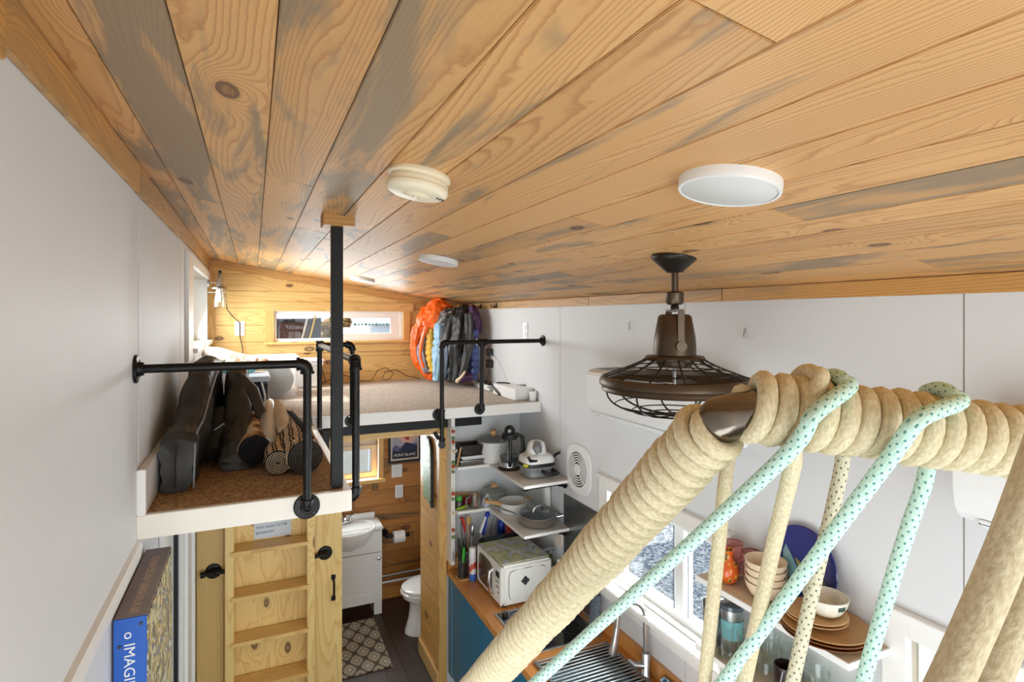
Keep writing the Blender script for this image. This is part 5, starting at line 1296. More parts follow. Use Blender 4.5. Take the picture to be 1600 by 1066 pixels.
for s_ in (-1, 1): obj('arm', MB().tube([(1.46+.012*s_, 3.58, CZ+.12), (1.475+.016*s_, 3.58, CZ+.25), (1.505+.012*s_, 3.58, CZ+.345)], [.007, .009, .006], 8, flat=.4), 'steel', t)
obj('hinge', MB().ball((1.508, 3.58, CZ+.348), .010), 'steel', t)
W['canlab'] = speckle('can_label', srgb(226, 226, 230), [srgb(214, 110, 96), srgb(196, 60, 50)], 24., .46, .4)
t = thing('food_can', 'tall can with red and white label and blue base in front of the microwave', 'can', (1.285, 3.45, CZ))
c0 = (1.287, 3.452, 0)
obj('base_band', MB().lathe([(.001, CZ+.001), (.0225, CZ+.001), (.023, CZ+.004), (.023, CZ+.045)], c0, 22), plain('blue_can_band', srgb(60, 110, 190), .35), t)
obj('label_band', MB().lathe([(.023, CZ+.045), (.023, CZ+.15)], c0, 22), 'canlab', t)
obj('upper_band', MB().lathe([(.023, CZ+.15), (.0228, CZ+.205), (.020, CZ+.212), (.001, CZ+.213)], c0, 22), 'plasticw', t)
# bottles right of the microwave
def bottle(lab, x, y, h, r, m, cap, capm, neck=.35, group='bottles behind the microwave', spray=False):
    t = thing('bottle', lab, 'bottle', (x, y, CZ), group)
    b = h*(1-neck)
    obj('glass_body', MB().lathe([(.001, CZ+.001), (r*.95, CZ+.001), (r, CZ+.01), (r, CZ+b*.85), (r*.8, CZ+b), (r*.42, CZ+b+(h-b)*.4), (r*.38, CZ+h*.92), (.001, CZ+h*.92)], (x, y, 0), 22), m, t)
    obj('cap', MB().lathe([(cap, CZ+h*.92), (cap*1.02, CZ+h), (cap*.9, CZ+h+.006), (.001, CZ+h+.006)], (x, y, 0), 18), capm, t)
    if spray:
        obj('spray_trigger', MB().tube([(x+.02, y, CZ+h+.012), (x-.02, y, CZ+h+.016), (x-.055, y, CZ+h+.006)], [.012, .013, .008], 10), 'greyp', t)
        obj('lever', MB().tube([(x-.03, y, CZ+h+.004), (x-.045, y, CZ+h-.03)], [.006, .004], 8), 'greyp', t)
W['oil'] = plain('amber_oil', srgb(166, 110, 48), .15, trans=.3)
W['olive'] = plain('olive_green_glass', srgb(74, 82, 40), .12, trans=.3)
W['redc'] = plain('red_sauce', srgb(196, 52, 44), .25)
W['lime'] = plain('lime_juice', srgb(196, 206, 96), .3)
W['dkred'] = plain('dark_red_glass', srgb(74, 22, 20), .15)
bottle('amber oil bottle with blue cap behind the microwave', 1.665, 3.40, .26, .030, 'oil', .018, 'bluep', .3)
bottle('olive green spray bottle right of the microwave', 1.69, 3.14, .24, .028, 'olive', .012, 'greyp', .35, spray=True)
bottle('small pale lime bottle with white cap beside the microwave', 1.672, 3.08, .16, .020, 'lime', .013, 'plasticw', .3)
bottle('dark red bottle with pale cap against the right wall', 1.715, 3.08, .20, .018, 'dkred', .011, 'plasticc', .4)
bottle('red jar with red lid under the lower shelf', 1.60, 3.56, .28, .034, 'redc', .030, 'redc', .12)
bottle('slim clear bottle with white cap beside the red jar', 1.655, 3.53, .26, .022, 'clear', .014, 'plasticw', .35)
bottle('blue and white carton bottle under the lower shelf corner', 1.56, 3.62, .33, .028, 'bluep', .018, 'plasticw', .15)

# ------------------------------------------------------------------ corner shelves with pans
S1, S2 = -.985, -1.275
def shelf(z, lab):
    t = thing('corner_shelf', lab, 'shelf', (1.5, 3.4, z-.02), 'white L-shaped corner shelves')
    W_ = W['trimw']
    poly = [(1.214, 3.698), (1.214, 3.53), (1.432, 3.525), (1.432, 3.50), (1.428, 2.975), (RX-.002, 2.985), (RX-.002, 3.698)]
    obj('board', MB().prism(poly, 'z', z-.018, z), W_, t, bevel=.0015)
    obj('pole_bracket', MB().cyl((1.46, 3.02, z-.030), (RX-.01, 3.03, z-.030), .009, n=10), 'black', t)
    obj('bracket_end', MB().tube([(1.69, 3.03, z-.03), (1.72, 3.03, z-.035), (1.735, 3.03, z-.05)], .017, 10), 'black', t)
    obj('bracket_end', MB().cyl((1.445, 3.02, z-.030), (1.475, 3.02, z-.030), .013, n=10), 'black', t)
shelf(S1, 'upper white L-shaped corner shelf holding the kettle'); shelf(S2, 'lower white L-shaped corner shelf holding frying pans')
for k, (xx, zz) in enumerate(((1.56, S2), (1.64, S2), (1.70, S1))):
    obj('cup_hook', MB().tube([(xx, 3.05, zz-.018), (xx, 3.05, zz-.04), (xx+.008, 3.05, zz-.052), (xx+.018, 3.05, zz-.045)], .002, 6), 'steel',
        label=['small cup hook under the lower shelf, left of two', 'small cup hook under the lower shelf, right of two', 'small cup hook under the upper shelf near the wall'][k], cat='hook', group='cup hooks under the shelves')
t = thing('round_coaster', 'pale round coaster hanging below the lower shelf', 'coaster', (1.72, 3.12, S2-.17))
obj('disc', MB().lathe([(.001, -.008), (.055, -.008), (.057, -.004), (.055, 0), (.001, 0)], (RX-.003, 3.12, S2-.11), 30, axis='x'), plain('blush_ceramic', srgb(236, 222, 208), .5), t)
obj('loop', MB().tube([(RX-.006, 3.12, S2-.055), (RX-.006, 3.115, S2-.03), (RX-.006, 3.125, S2-.03), (RX-.006, 3.12, S2-.055)], .0015, 6), 'blackp', t)
t = thing('dish_towel', 'white checked towel hanging beneath the upper shelf', 'towel', (1.70, 3.2, S2+.01))
obj('cloth', MB().tube([(1.715, 3.25, S1-.05), (1.712, 3.24, S1-.12), (1.716, 3.24, S1-.22)], [.03, .05, .045], 16, flat=.3, mod=lambda s, th: 1+.12*math.sin(5*th)), 'plasticw', t)
# -- upper shelf
def openpan(nm, lab, x, y, z, sx, sy, h, m, group, handles=True):
    t = thing(nm, lab, 'pan', (x, y, z), group)
    b = .012; mb = MB()
    o = [(x-sx/2, y-sy/2), (x+sx/2, y-sy/2), (x+sx/2, y+sy/2), (x-sx/2, y+sy/2)]
    def ring(k, zz): return [(x+(px-x)*k, y+(py-y)*k, zz) for px, py in o]
    rings = [ring(.86, z), ring(1., z+h), ring(1.06, z+h), ring(1.06, z+h+.003), ring(.97, z+h+.003), ring(.84, z+.004)]
    vs = sum(rings, []); fs = [(3, 2, 1, 0)]
    for i in range(5):
        for j_ in range(4): fs.append((i*4+j_, i*4+(j_+1) % 4, (i+1)*4+(j_+1) % 4, (i+1)*4+j_))
    fs.append((20, 21, 22, 23))
    mb.add(vs, fs); obj('pan_body', mb, m, t, bevel=.0015)
    return t
W['bronzep'] = plain('dark_nonstick', srgb(62, 54, 48), .35, .4)
openpan('baking_pan', 'shallow steel baking pan at the bottom of the stack', 1.325, 3.61, S1+.001, .18, .13, .03, 'steel', 'baking pans stacked on the upper shelf')
openpan('baking_pan', 'white rimmed baking dish in the middle of the stack', 1.33, 3.61, S1+.036, .165, .12, .022, 'plasticw', 'baking pans stacked on the upper shelf')
openpan('baking_pan', 'dark nonstick loaf pan on top of the stack', 1.325, 3.615, S1+.063, .155, .125, .065, 'bronzep', 'baking pans stacked on the upper shelf')
t = thing('wooden_skewer', 'wooden stick leaning at the left end of the upper shelf', 'utensil', (1.222, 3.55, S1))
obj('stick', MB().cyl((1.220, 3.56, S1+.003), (1.244, 3.555, S1+.125), .006, n=10), 'woodlt', t)
t = thing('stock_pot', 'white stock pot with grey lid and wooden knob behind the kettle', 'pot', (1.49, 3.60, S1))
c0 = (1.492, 3.592, 0)
obj('pot_body', MB().lathe([(.001, S1+.001), (.090, S1+.001), (.097, S1+.012), (.099, S1+.135), (.102, S1+.14), (.097, S1+.14), (.001, S1+.13)], c0, 40), 'ceramic', t)
obj('lid', MB().lathe([(.102, S1+.140), (.103, S1+.147), (.085, S1+.158), (.03, S1+.168), (.001, S1+.169)], c0, 40), 'greyp', t)
obj('knob', MB().lathe([(.012, S1+.168), (.014, S1+.178), (.024, S1+.186), (.025, S1+.205), (.018, S1+.213), (.001, S1+.214)], c0, 20), 'woodlt', t)
obj('handle', MB().tube([(1.40, 3.585, S1+.12), (1.377, 3.585, S1+.135), (1.372, 3.585, S1+.145), (1.40, 3.585, S1+.148)], .006, 8), 'greyp', t)
t = thing('electric_kettle', 'glass electric kettle with black handle on the upper shelf', 'kettle', (1.508, 3.38, S1))
c0 = (1.512, 3.372, 0)
obj('base', MB().lathe([(.001, S1+.001), (.072, S1+.001), (.074, S1+.012), (.066, S1+.02), (.001, S1+.02)], c0, 32), 'blackp', t)
obj('collar', MB().lathe([(.064, S1+.02), (.062, S1+.05), (.058, S1+.05), (.06, S1+.02)], c0, 32), 'steel', t)
obj('glass_body', MB().lathe([(.062, S1+.045), (.068, S1+.075), (.067, S1+.12), (.057, S1+.175), (.050, S1+.20)], c0, 36), 'clear', t)
obj('water', MB().lathe([(.001, S1+.05), (.058, S1+.05), (.063, S1+.078), (.062, S1+.085), (.001, S1+.085)], c0, 30), plain('kettle_inside', srgb(90, 94, 96), .2, trans=.4), t)
obj('lid', MB().lathe([(.052, S1+.195), (.053, S1+.215), (.045, S1+.23), (.001, S1+.235)], c0, 32), 'blackp', t)
obj('lid_knob', MB().ball((1.505, 3.352, S1+.25), .036, .028, .036), 'blackp', t)
obj('button', MB().lathe([(.012, 0), (.011, -.004), (.001, -.005)], (1.493, 3.327, S1+.253), 18, axis='y'), 'steel', t)
obj('front_band', MB().tube([(1.489, 3.315, S1+.03), (1.487, 3.303, S1+.08), (1.489, 3.307, S1+.14), (1.494, 3.318, S1+.21)], .013, 12, flat=.9), 'blackp', t)
obj('handle', MB().tube([(1.55, 3.355, S1+.225), (1.592, 3.345, S1+.205), (1.60, 3.342, S1+.13), (1.58, 3.35, S1+.05)], .013, 12), 'blackp', t)
W['acry'] = milky('smoky_clear_drawer', srgb(176, 180, 182), .45, .1)
t = thing('air_fryer', 'white and grey compact air fryer with clear basket on the upper shelf', 'air fryer', (1.60, 3.16, S1))
def sq(cx, cy, a, b, n=40, p=4.):
    o = []
    for k in range(n):
        th = 2*PI*k/n; ca, sa = math.cos(th), math.sin(th); q = (abs(ca)**p+abs(sa)**p)**(-1/p)
        o.append((cx+a*q*ca, cy+b*q*sa))
    return o
def loft(levels, cx, cy, p=4., n=40):
    mb = MB(); vs = []
    for a, b, z in levels: vs += [(x, y, z) for x, y in sq(cx, cy, a, b, n, p)]
    k = len(levels)
    fs = [tuple(range(n))[::-1], tuple(range((k-1)*n, k*n))]+[(i*n+j, i*n+(j+1) % n, (i+1)*n+(j+1) % n, (i+1)*n+j) for i in range(k-1) for j in range(n)]
    return mb.add(vs, fs)
ax_, ay_ = 1.598, 3.155
obj('basket', loft([(.082, .070, S1+.002), (.092, .078, S1+.012), (.098, .086, S1+.072)], ax_, ay_), 'acry', t, ang=.9)
obj('basket_floor', loft([(.075, .064, S1+.006), (.075, .064, S1+.03)], ax_, ay_), 'steel', t)
obj('dark_band', loft([(.100, .088, S1+.070), (.103, .090, S1+.074), (.101, .088, S1+.092)], ax_, ay_), 'blackp', t)
obj('housing', loft([(.100, .088, S1+.092), (.100, .088, S1+.108), (.092, .080, S1+.128), (.066, .060, S1+.142)], ax_, ay_), 'plasticw', t, ang=.6)
obj('dome', loft([(.060, .055, S1+.138), (.056, .051, S1+.175), (.048, .044, S1+.205), (.03, .028, S1+.217)], ax_, ay_, 2.6), 'plasticw', t, ang=.9)
obj('vent_window', MB().tube([(1.585, 3.096, S1+.150), (1.578, 3.106, S1+.185), (1.59, 3.125, S1+.212)], [.016, .026, .018], 14, flat=1.2), 'greyp', t)
obj('control_panel', MB().boxm(Matrix.Translation((1.535, 3.085, S1+.122)) @ Matrix.Rotation(.5, 4, 'X'), .05, .045, .008), 'blackp', t)
obj('basket_handle', MB().tube([(1.60, 3.075, S1+.045), (1.60, 3.03, S1+.040), (1.655, 3.02, S1+.036), (1.68, 3.03, S1+.036), (1.67, 3.08, S1+.045)], .013, 12), 'blackp', t)
obj('yellow_tag', MB().boxm(Matrix.Translation((1.505, 3.10, S1+.085)) @ Matrix.Rotation(.5, 4, 'Z'), .03, .03, .014), plain('yellow_tag', srgb(214, 204, 60), .5), t)
obj('power_cord', MB().tube([(1.68, 3.12, S1+.10), (1.71, 3.10, S1+.135), (1.722, 3.08, S1+.145)], .009, 8), 'blackp', t)
# -- lower shelf
t = thing('cutting_board', 'long wooden board lying at the back of the lower shelf', 'board', (1.32, 3.67, S2))
obj('board', MB().boxm(Matrix.Translation((1.32, 3.672, S2+.055)) @ Matrix.Rotation(.12, 4, 'Y'), .20, .02, .035), 'woodlt', t, bevel=.004)
t = thing('red_bowl', 'dark red enamel bowl behind the measuring cup', 'bowl', (1.31, 3.63, S2))
obj('bowl_body', MB().lathe([(.001, S2+.001), (.03, S2+.001), (.04, S2+.02), (.042, S2+.065), (.039, S2+.065), (.035, S2+.02), (.001, S2+.01)], (1.312, 3.63, 0), 26), plain('dark_red_enamel', srgb(120, 16, 24), .25), t)
t = thing('spice_jar', 'glass jar with green lid at the left end of the lower shelf', 'jar', (1.243, 3.60, S2))
obj('glass_body', MB().lathe([(.001, S2+.001), (.022, S2+.001), (.024, S2+.008), (.024, S2+.05), (.018, S2+.058)], (1.243, 3.59, 0), 20), plain('dark_jar_contents', srgb(62, 58, 48), .2), t)
obj('lid', MB().lathe([(.021, S2+.056), (.021, S2+.082), (.001, S2+.083)], (1.243, 3.59, 0), 18), 'green', t)
t = thing('lime_peeler', 'lime green kitchen tool lying on the lower shelf', 'utensil', (1.255, 3.55, S2))
obj('body', MB().tube([(1.218, 3.565, S2+.010), (1.25, 3.56, S2+.014), (1.30, 3.575, S2+.02)], [.008, .013, .009], 10, flat=.7), plain('lime_plastic', srgb(150, 190, 40), .35), t)
t = thing('measuring_cup', 'clear glass measuring cup with handle on the lower shelf', 'measuring cup', (1.345, 3.565, S2))
c0 = (1.345, 3.565, 0)
obj('cup_body', MB().lathe([(.001, S2+.001), (.034, S2+.001), (.037, S2+.006), (.039, S2+.085), (.036, S2+.085), (.034, S2+.010), (.001, S2+.008)], c0, 28), 'clear', t)
obj('handle', MB().tube([(1.308, 3.558, S2+.078), (1.285, 3.552, S2+.075), (1.278, 3.55, S2+.045), (1.285, 3.552, S2+.015), (1.30, 3.558, S2+.01)], .0055, 8), 'greyp', t)
obj('red_scale', MB().grid(lambda u, w: (1.345+.0385*math.cos(-2.1+.7*u), 3.565+.0385*math.sin(-2.1+.7*u), S2+.02+.05*w), 8, 4), milky('faded_red_print', srgb(176, 120, 116), .5), t)
def lidpan(nm, lab, x, y, z, r, h, body, lid, knob, handle, long=True, knobm='woodlt', glasslid=False):
    t = thing(nm, lab, 'pan', (x, y, z), 'pans on the lower shelf')
    obj('pan_body', MB().lathe([(.001, z+.001), (r*.86, z+.001), (r*.95, z+.010), (r, z+h), (r*1.03, z+h+.003), (r*.98, z+h+.003), (r*.9, z+.012), (.001, z+.008)], (x, y, 0), 44), body, t)
    if lid:
        obj('lid', MB().lathe([(r*1.02, z+h+.003), (r*1.02, z+h+.009), (r*.96, z+h+.014), (r*.5, z+h+.03), (.001, z+h+.034)], (x, y, 0), 44), lid, t)
    return t
W['smoke'] = plain('smoky_glass_lid', srgb(74, 82, 90), .12, coat=.5)
W['ggrey'] = plain('grey_green_nonstick', srgb(138, 142, 132), .35)
t = lidpan('sauce_pan', 'grey saucepan with lid and square wooden knob at the shelf corner', 1.50, 3.60, S2, .088, .075, 'ggrey', 'ggrey', None, None)
obj('knob', B(1.477, 1.523, 3.588, 3.612, S2+.105, S2+.135), 'woodlt', t, bevel=.006)
obj('wooden_grip', MB().tube([(1.425, 3.54, S2+.055), (1.40, 3.50, S2+.058), (1.385, 3.47, S2+.06)], [.012, .013, .01], 10), 'woodlt', t)
t = lidpan('skillet', 'cream skillet with grey-green inside and wooden grip', 1.555, 3.40, S2, .098, .065, 'ceramic', None, None, None)
obj('inner_base', MB().lathe([(.001, S2+.012), (.092, S2+.013), (.094, S2+.05)], (1.555, 3.40, 0), 40), 'ggrey', t)
obj('handle', MB().tube([(1.462, 3.385, S2+.06), (1.43, 3.40, S2+.07), (1.375, 3.43, S2+.075)], [.013, .014, .010], 12), 'woodlt', t)
obj('side_grip', MB().tube([(1.645, 3.42, S2+.06), (1.675, 3.43, S2+.068), (1.668, 3.38, S2+.068), (1.648, 3.375, S2+.06)], .008, 10), 'woodlt', t)
t = thing('frying_pan', 'large steel frying pan with glass lid at the front of the lower shelf', 'pan', (1.605, 3.13, S2), 'pans on the lower shelf')
c0 = (1.598, 3.135, 0); r = .118
W['panst'] = plain('polished_pan_steel', srgb(200, 198, 194), .18, 1., var=.03)
obj('pan_body', MB().lathe([(.001, S2+.001), (r*.84, S2+.001), (r*.95, S2+.012), (r, S2+.048), (r*1.03, S2+.052), (r*.98, S2+.053), (r*.9, S2+.014), (.001, S2+.01)], c0, 48), 'panst', t)
obj('lid_rim', MB().lathe([(r*1.02, S2+.053), (r*1.03, S2+.058), (r*1.0, S2+.061), (r*.95, S2+.060)], c0, 48), 'steel', t)
obj('glass_lid', MB().lathe([(r*.96, S2+.059), (r*.7, S2+.070), (r*.3, S2+.077), (.001, S2+.078)], c0, 44), 'smoke', t)
obj('lid_handle', MB().tube([(1.56, 3.125, S2+.074), (1.565, 3.12, S2+.10), (1.585, 3.12, S2+.112), (1.612, 3.125, S2+.112), (1.632, 3.135, S2+.10), (1.636, 3.14, S2+.074)], .006, 10), 'chrome', t)
obj('long_handle', MB().tube([(1.49, 3.18, S2+.048), (1.46, 3.21, S2+.062), (1.41, 3.27, S2+.075), (1.35, 3.34, S2+.078)], [.008, .010, .012, .009], 10, flat=.6), 'chrome', t)
obj('helper_handle', MB().tube([(1.695, 3.07, S2+.045), (1.73, 3.055, S2+.052), (1.733, 3.11, S2+.052), (1.71, 3.135, S2+.046)], .0055, 8), 'chrome', t)
t = thing('food_bag', 'small crumpled blue printed bag behind the skillet handle', 'bag', (1.425, 3.56, S2))
obj('bag', MB().tube([(1.425, 3.56, S2+.002), (1.43, 3.56, S2+.04), (1.44, 3.555, S2+.085)], [.028, .034, .016], 14, mod=lambda s, th: 1+.15*math.sin(5*th+6*s)), speckle('printed_bag', srgb(206, 214, 226), [srgb(110, 120, 160), srgb(236, 236, 236)], 40., .45, .4), t)

# ------------------------------------------------------------------ dish shelves between the windows
D1, D2 = -.984, -1.245
for z, lab in ((D1, 'white upper dish shelf holding plates and bowls'), (D2, 'white lower dish shelf holding drinking glasses')):
    t = thing('dish_shelf', lab, 'shelf', (1.64, 1.38, z-.02), 'white dish shelves')
    obj('board', B(1.54, RX-.001, 1.08, 1.688, z-.018, z-.002), plain('pale_birch_laminate', srgb(214, 196, 170), .45), t)
    obj('front_edging', B(1.534, 1.54, 1.074, 1.690, z-.020, z), 'trimw', t)
    obj('end_edging', B(1.54, RX-.001, 1.074, 1.08, z-.020, z), 'trimw', t)
    obj('bracket', MB().cyl((1.60, 1.64, z-.03), (RX-.005, 1.64, z-.03), .009, n=10), 'black', t)
    obj('bracket_cap', MB().cyl((1.585, 1.64, z-.03), (1.612, 1.64, z-.03), .014, n=12), 'black', t)
W['pink'] = milky('pink_glass', srgb(214, 140, 132), .5, .1)
W['orangeg'] = speckle('orange_art_glass', srgb(214, 96, 36), [srgb(226, 176, 70), srgb(60, 60, 30), srgb(206, 206, 150)], 48., .5, .12)
t = thing('glass_vase', 'small orange speckled glass vase on the upper dish shelf', 'vase', (1.60, 1.60, D1))
c0 = (1.604, 1.592, 0)
obj('vase_body', MB().lathe([(.001, D1+.001), (.022, D1+.001), (.034, D1+.014), (.039, D1+.04), (.032, D1+.065), (.017, D1+.088), (.015, D1+.105), (.024, D1+.122), (.022, D1+.122), (.012, D1+.105), (.001, D1+.10)], c0, 28), 'orangeg', t)
for k, (x, y, h) in enumerate(((1.66, 1.625, .125), (1.70, 1.575, .10))):
    t = thing('pink_glass', ['taller pink tinted glass cup behind the orange vase', 'shorter pink tinted glass cup near the wall'][k], 'glass', (x, y, D1), 'pink glass cups')
    obj('cup_body', MB().lathe([(.001, D1+.001), (.024, D1+.001), (.030, D1+.01), (.037, D1+h), (.035, D1+h), (.027, D1+.012), (.001, D1+.006)], (x, y, 0), 26), 'pink', t)
    obj('rim', MB().lathe([(.037, D1+h-.002), (.0385, D1+h), (.037, D1+h+.002), (.035, D1+h)], (x, y, 0), 26), plain('dark_pink_rim', srgb(150, 70, 66), .3), t)
    obj('handle', MB().tube([(x-.033, y+.005, D1+h-.02), (x-.055, y+.012, D1+h-.03), (x-.055, y+.012, D1+.04), (x-.03, y+.004, D1+.025)], .004, 8), 'pink', t)
W['stonew'] = plain('cream_stoneware', srgb(232, 208, 176), .35)
for k in range(4):
    z = D1+.001+.024*k; r = .070+.001*k
    lab = ['lowest cream bowl in the stack of four', 'second cream bowl from the bottom of the stack', 'third cream bowl from the bottom of the stack', 'top cream bowl of the stack of four'][k]
    t = thing('cream_bowl', lab, 'bowl', (1.635, 1.45, z), 'stack of cream bowls')
    obj('bowl_body', MB().lathe([(.001, z), (.035, z), (.052, z+.012), (.066, z+.04), (.070, z+.058), (.067, z+.058), (.061, z+.038), (.046, z+.014), (.001, z+.008)], (1.637, 1.452, 0), 36), 'stonew', t)
def platter(nm, lab, z, r, m, h=.014, c=(1.610, 1.205), grp='stack of plates'):
    t = thing(nm, lab, 'plate', (c[0], c[1], z), grp)
    obj('plate_body', MB().lathe([(.001, z), (r*.62, z), (r*.72, z+.003), (r, z+h), (r*.985, z+h+.002), (r*.74, z+.007), (r*.6, z+.005), (.001, z+.005)], (c[0], c[1], 0), 48), m, t)
W['tanp'] = plain('tan_stoneware', srgb(196, 152, 100), .35)
W['brownp'] = plain('brown_stoneware', srgb(132, 88, 54), .35)
platter('dinner_plate', 'bottom brown dinner plate of the stack', D1+.001, .125, 'brownp', c=(1.611, 1.205))
platter('dinner_plate', 'second brown dinner plate from the bottom of the stack', D1+.012, .125, 'brownp', c=(1.611, 1.205))
platter('dinner_plate', 'tan dinner plate on top of the two brown plates', D1+.023, .125, 'tanp', c=(1.611, 1.205))
W['sandp'] = plain('sand_stoneware', srgb(214, 172, 120), .35)
platter('side_plate', 'lower small sand coloured plate under the pottery bowl', D1+.036, .090, 'sandp', .012, (1.610, 1.235))
platter('side_plate', 'upper small sand coloured plate directly under the pottery bowl', D1+.046, .090, 'sandp', .012, (1.610, 1.235))
t = thing('pottery_bowl', 'speckled white pottery bowl with dark leaf marks on the plates', 'bowl', (1.66, 1.20, D1+.055))
z = D1+.058
W['specw'] = plain('speckled_white_glaze', srgb(226, 220, 204), .3, var=.08, scale=50.)
c0 = (1.628, 1.215, 0)
obj('bowl_body', MB().lathe([(.001, z), (.032, z), (.045, z+.010), (.060, z+.035), (.066, z+.056), (.063, z+.057), (.055, z+.034), (.040, z+.012), (.001, z+.008)], c0, 36), 'specw', t)
W['leafm'] = plain('dark_green_glaze_mark', srgb(36, 60, 56), .35)
obj('leaf_mark', MB().grid(lambda u, w: (1.628+(.0435+.0145*w)*math.cos(1.25+.8*u), 1.215+(.0435+.0145*w)*math.sin(1.25+.8*u), z+.019+.031*w), 8, 5), 'leafm', t)
obj('leaf_mark', MB().grid(lambda u, w: (1.628+(.0615+.003*w)*math.cos(4.35+.4*u), 1.215+(.0615+.003*w)*math.sin(4.35+.4*u), z+.033+.014*w), 6, 4), 'leafm', t)
W['cobalt'] = plain('cobalt_glaze', srgb(38, 48, 110), .18, coat=.4, var=.2, scale=9.)
W['seafoam'] = plain('seafoam_glaze', srgb(126, 164, 170), .2, var=.2, scale=14.)
W['olivep'] = plain('olive_glaze', srgb(122, 116, 72), .25, var=.25, scale=18.)
t = thing('serving_platter', 'large cobalt blue glazed platter leaning against the wall', 'plate', (1.70, 1.345, D1))
Rm = Matrix.Rotation(.10, 3, 'Y') @ Matrix.Rotation(-PI/2, 3, 'Y')
pc = Vector((1.722, 1.36, D1+.134))
obj('plate_body', MB().lathe([(.001, 0), (.09, 0), (.118, .010), (.131, .020), (.128, .022), (.112, .014), (.088, .005), (.001, .005)], pc, 56, mat=Rm), 'cobalt', t)
def glaze(nm, poly, m, h):
    vs = [pc+Rm @ Vector((a, b, h)) for a, b in poly]; mb = MB().add(vs, [tuple(range(len(vs)))]); obj(nm, mb, m, t, smooth=False)
glaze('glaze_sweep', [(.045, .078), (.02, .088), (-.02, .086), (-.055, .068), (-.078, .04), (-.088, .0), (-.078, -.035), (-.03, .02), (.01, .05)], 'seafoam', .0062)
glaze('glaze_sweep', [(.012, .04), (-.03, .018), (-.078, -.038), (-.06, -.062), (-.03, -.082), (-.012, -.05), (.0, .0)], 'olivep', .0066)
# glasses on the lower dish shelf
def tumbler(lab, x, y, h, r, m, nm='drinking_glass', lid=None, grp='glasses on the lower dish shelf'):
    t = thing(nm, lab, 'glass', (x, y, D2), grp)
    z = D2+.001
    obj('glass_body', MB().lathe([(.001, z), (r*.8, z), (r*.84, z+.006), (r, z+h), (r*.94, z+h), (r*.78, z+.012), (.001, z+.010)], (x, y, 0), 28), m, t)
    if lid:
        obj('lid', MB().lathe([(r*1.04, z+h-.008), (r*1.05, z+h+.008), (r*.9, z+h+.012), (.001, z+h+.010)], (x, y, 0), 28), 'smoke', t)
        obj('steel_band', MB().lathe([(r*1.02, z+h-.02), (r*1.03, z+h-.008)], (x, y, 0), 28), 'steel', t)
        obj('sleeve', MB().lathe([(r*.93, z+h*.30), (r*.99, z+h*.72)], (x, y, 0), 28), lid, t)
W['aqua'] = plain('aqua_enamel', srgb(120, 176, 180), .3)
tumbler('aqua insulated tumbler with clear lid on the lower dish shelf', 1.63, 1.60, .165, .042, 'steel', 'travel_tumbler', 'aqua')
tumbler('grey insulated tumbler with clear lid nearest the window', 1.60, 1.665, .15, .038, 'steel', 'travel_tumbler', 'greyp')
tumbler('clear mason glass in front of the aqua tumbler', 1.575, 1.585, .115, .036, 'clear')
tumbler('clear mason glass right of the aqua tumbler', 1.60, 1.50, .115, .036, 'clear')
tumbler('clear tall glass at the middle of the lower dish shelf', 1.665, 1.46, .12, .034, 'clear')
tumbler('clear round glass near the wall on the lower dish shelf', 1.68, 1.385, .11, .036, 'clear')
tumbler('clear wide glass under the plates', 1.655, 1.27, .10, .042, 'clear')
tumbler('clear wide glass under the shelf corner', 1.64, 1.17, .10, .042, 'clear')
t = thing('stemmed_glass', 'clear stemmed glass standing upside down on the lower dish shelf', 'glass', (1.61, 1.42, D2), 'glasses on the lower dish shelf')
obj('glass_body', MB().lathe([(.030, D2+.001), (.036, D2+.03), (.030, D2+.065), (.006, D2+.085), (.004, D2+.13), (.030, D2+.143), (.031, D2+.146), (.001, D2+.147)], (1.61, 1.42, 0), 28), 'clear', t)
t = thing('dark_mug', 'dark brown mug with fine white lines on the lower dish shelf', 'mug', (1.60, 1.34, D2))
obj('mug_body', MB().lathe([(.001, D2+.001), (.032, D2+.001), (.036, D2+.008), (.036, D2+.10), (.033, D2+.10), (.031, D2+.012), (.001, D2+.010)], (1.595, 1.335, 0), 30), plain('dark_brown_glaze', srgb(44, 34, 34), .25), t)
obj('handle', MB().tube([(1.628, 1.345, D2+.085), (1.655, 1.352, D2+.08), (1.655, 1.352, D2+.03), (1.628, 1.345, D2+.02)], .006, 8), plain('dark_brown_handle', srgb(44, 34, 34), .25), t)
for k in range(4): obj('white_line', MB().tube([(1.595+.0365*math.cos(3.2+.5*k+.1*i), 1.335+.0365*math.sin(3.2+.5*k+.1*i), D2+.02+.018*i) for i in range(5)], .0008, 5), 'cwhite', t)

# ================================================================== rope wrapped handrail in the foreground
def coil(a, b, rc, rr, pitch, seed=0, ph=2.):
    A, Bv = Vector(a), Vector(b); d = (Bv-A); Ln = d.length; d.normalize()
    u = d.cross(Vector((0, 0, 1))).normalized(); w = u.cross(d)
    n = int(Ln/pitch); seg = 20; path = []
    rnd = random.Random(seed); jit = [rnd.uniform(-.0011, .0011) for _ in range(n+2)]
    for i in range(n*seg+1):
        t = i/seg; k = int(t); q = t-k
        j = jit[k]*(1-q)+jit[k+1]*q
        th = 2*PI*t
        g = min(1., .45+t*1.6); g = g if t < .4 else 1.
        path.append(A+d*(pitch*t)+u*math.cos(th+ph)*(rc+j)*g+w*math.sin(th+ph)*(rc+j*1.3)*g)
    return MB().tube(path, rr, 9, uv=True)
hr = thing('rope_handrail', 'rope wrapped steel handrail crossing the foreground', 'handrail', (.5, .5, -.9))
Tp = [Vector((.452, .405, -.089)), Vector((.499, .380, -.096)), Vector((.660, .295, -.119)), Vector((.76, .242, -.1335))]
Dn = [Vector((.424, .456, -.126)), Vector((.402, 1.03, -.708)), Vector((.402, 1.40, -1.08))]
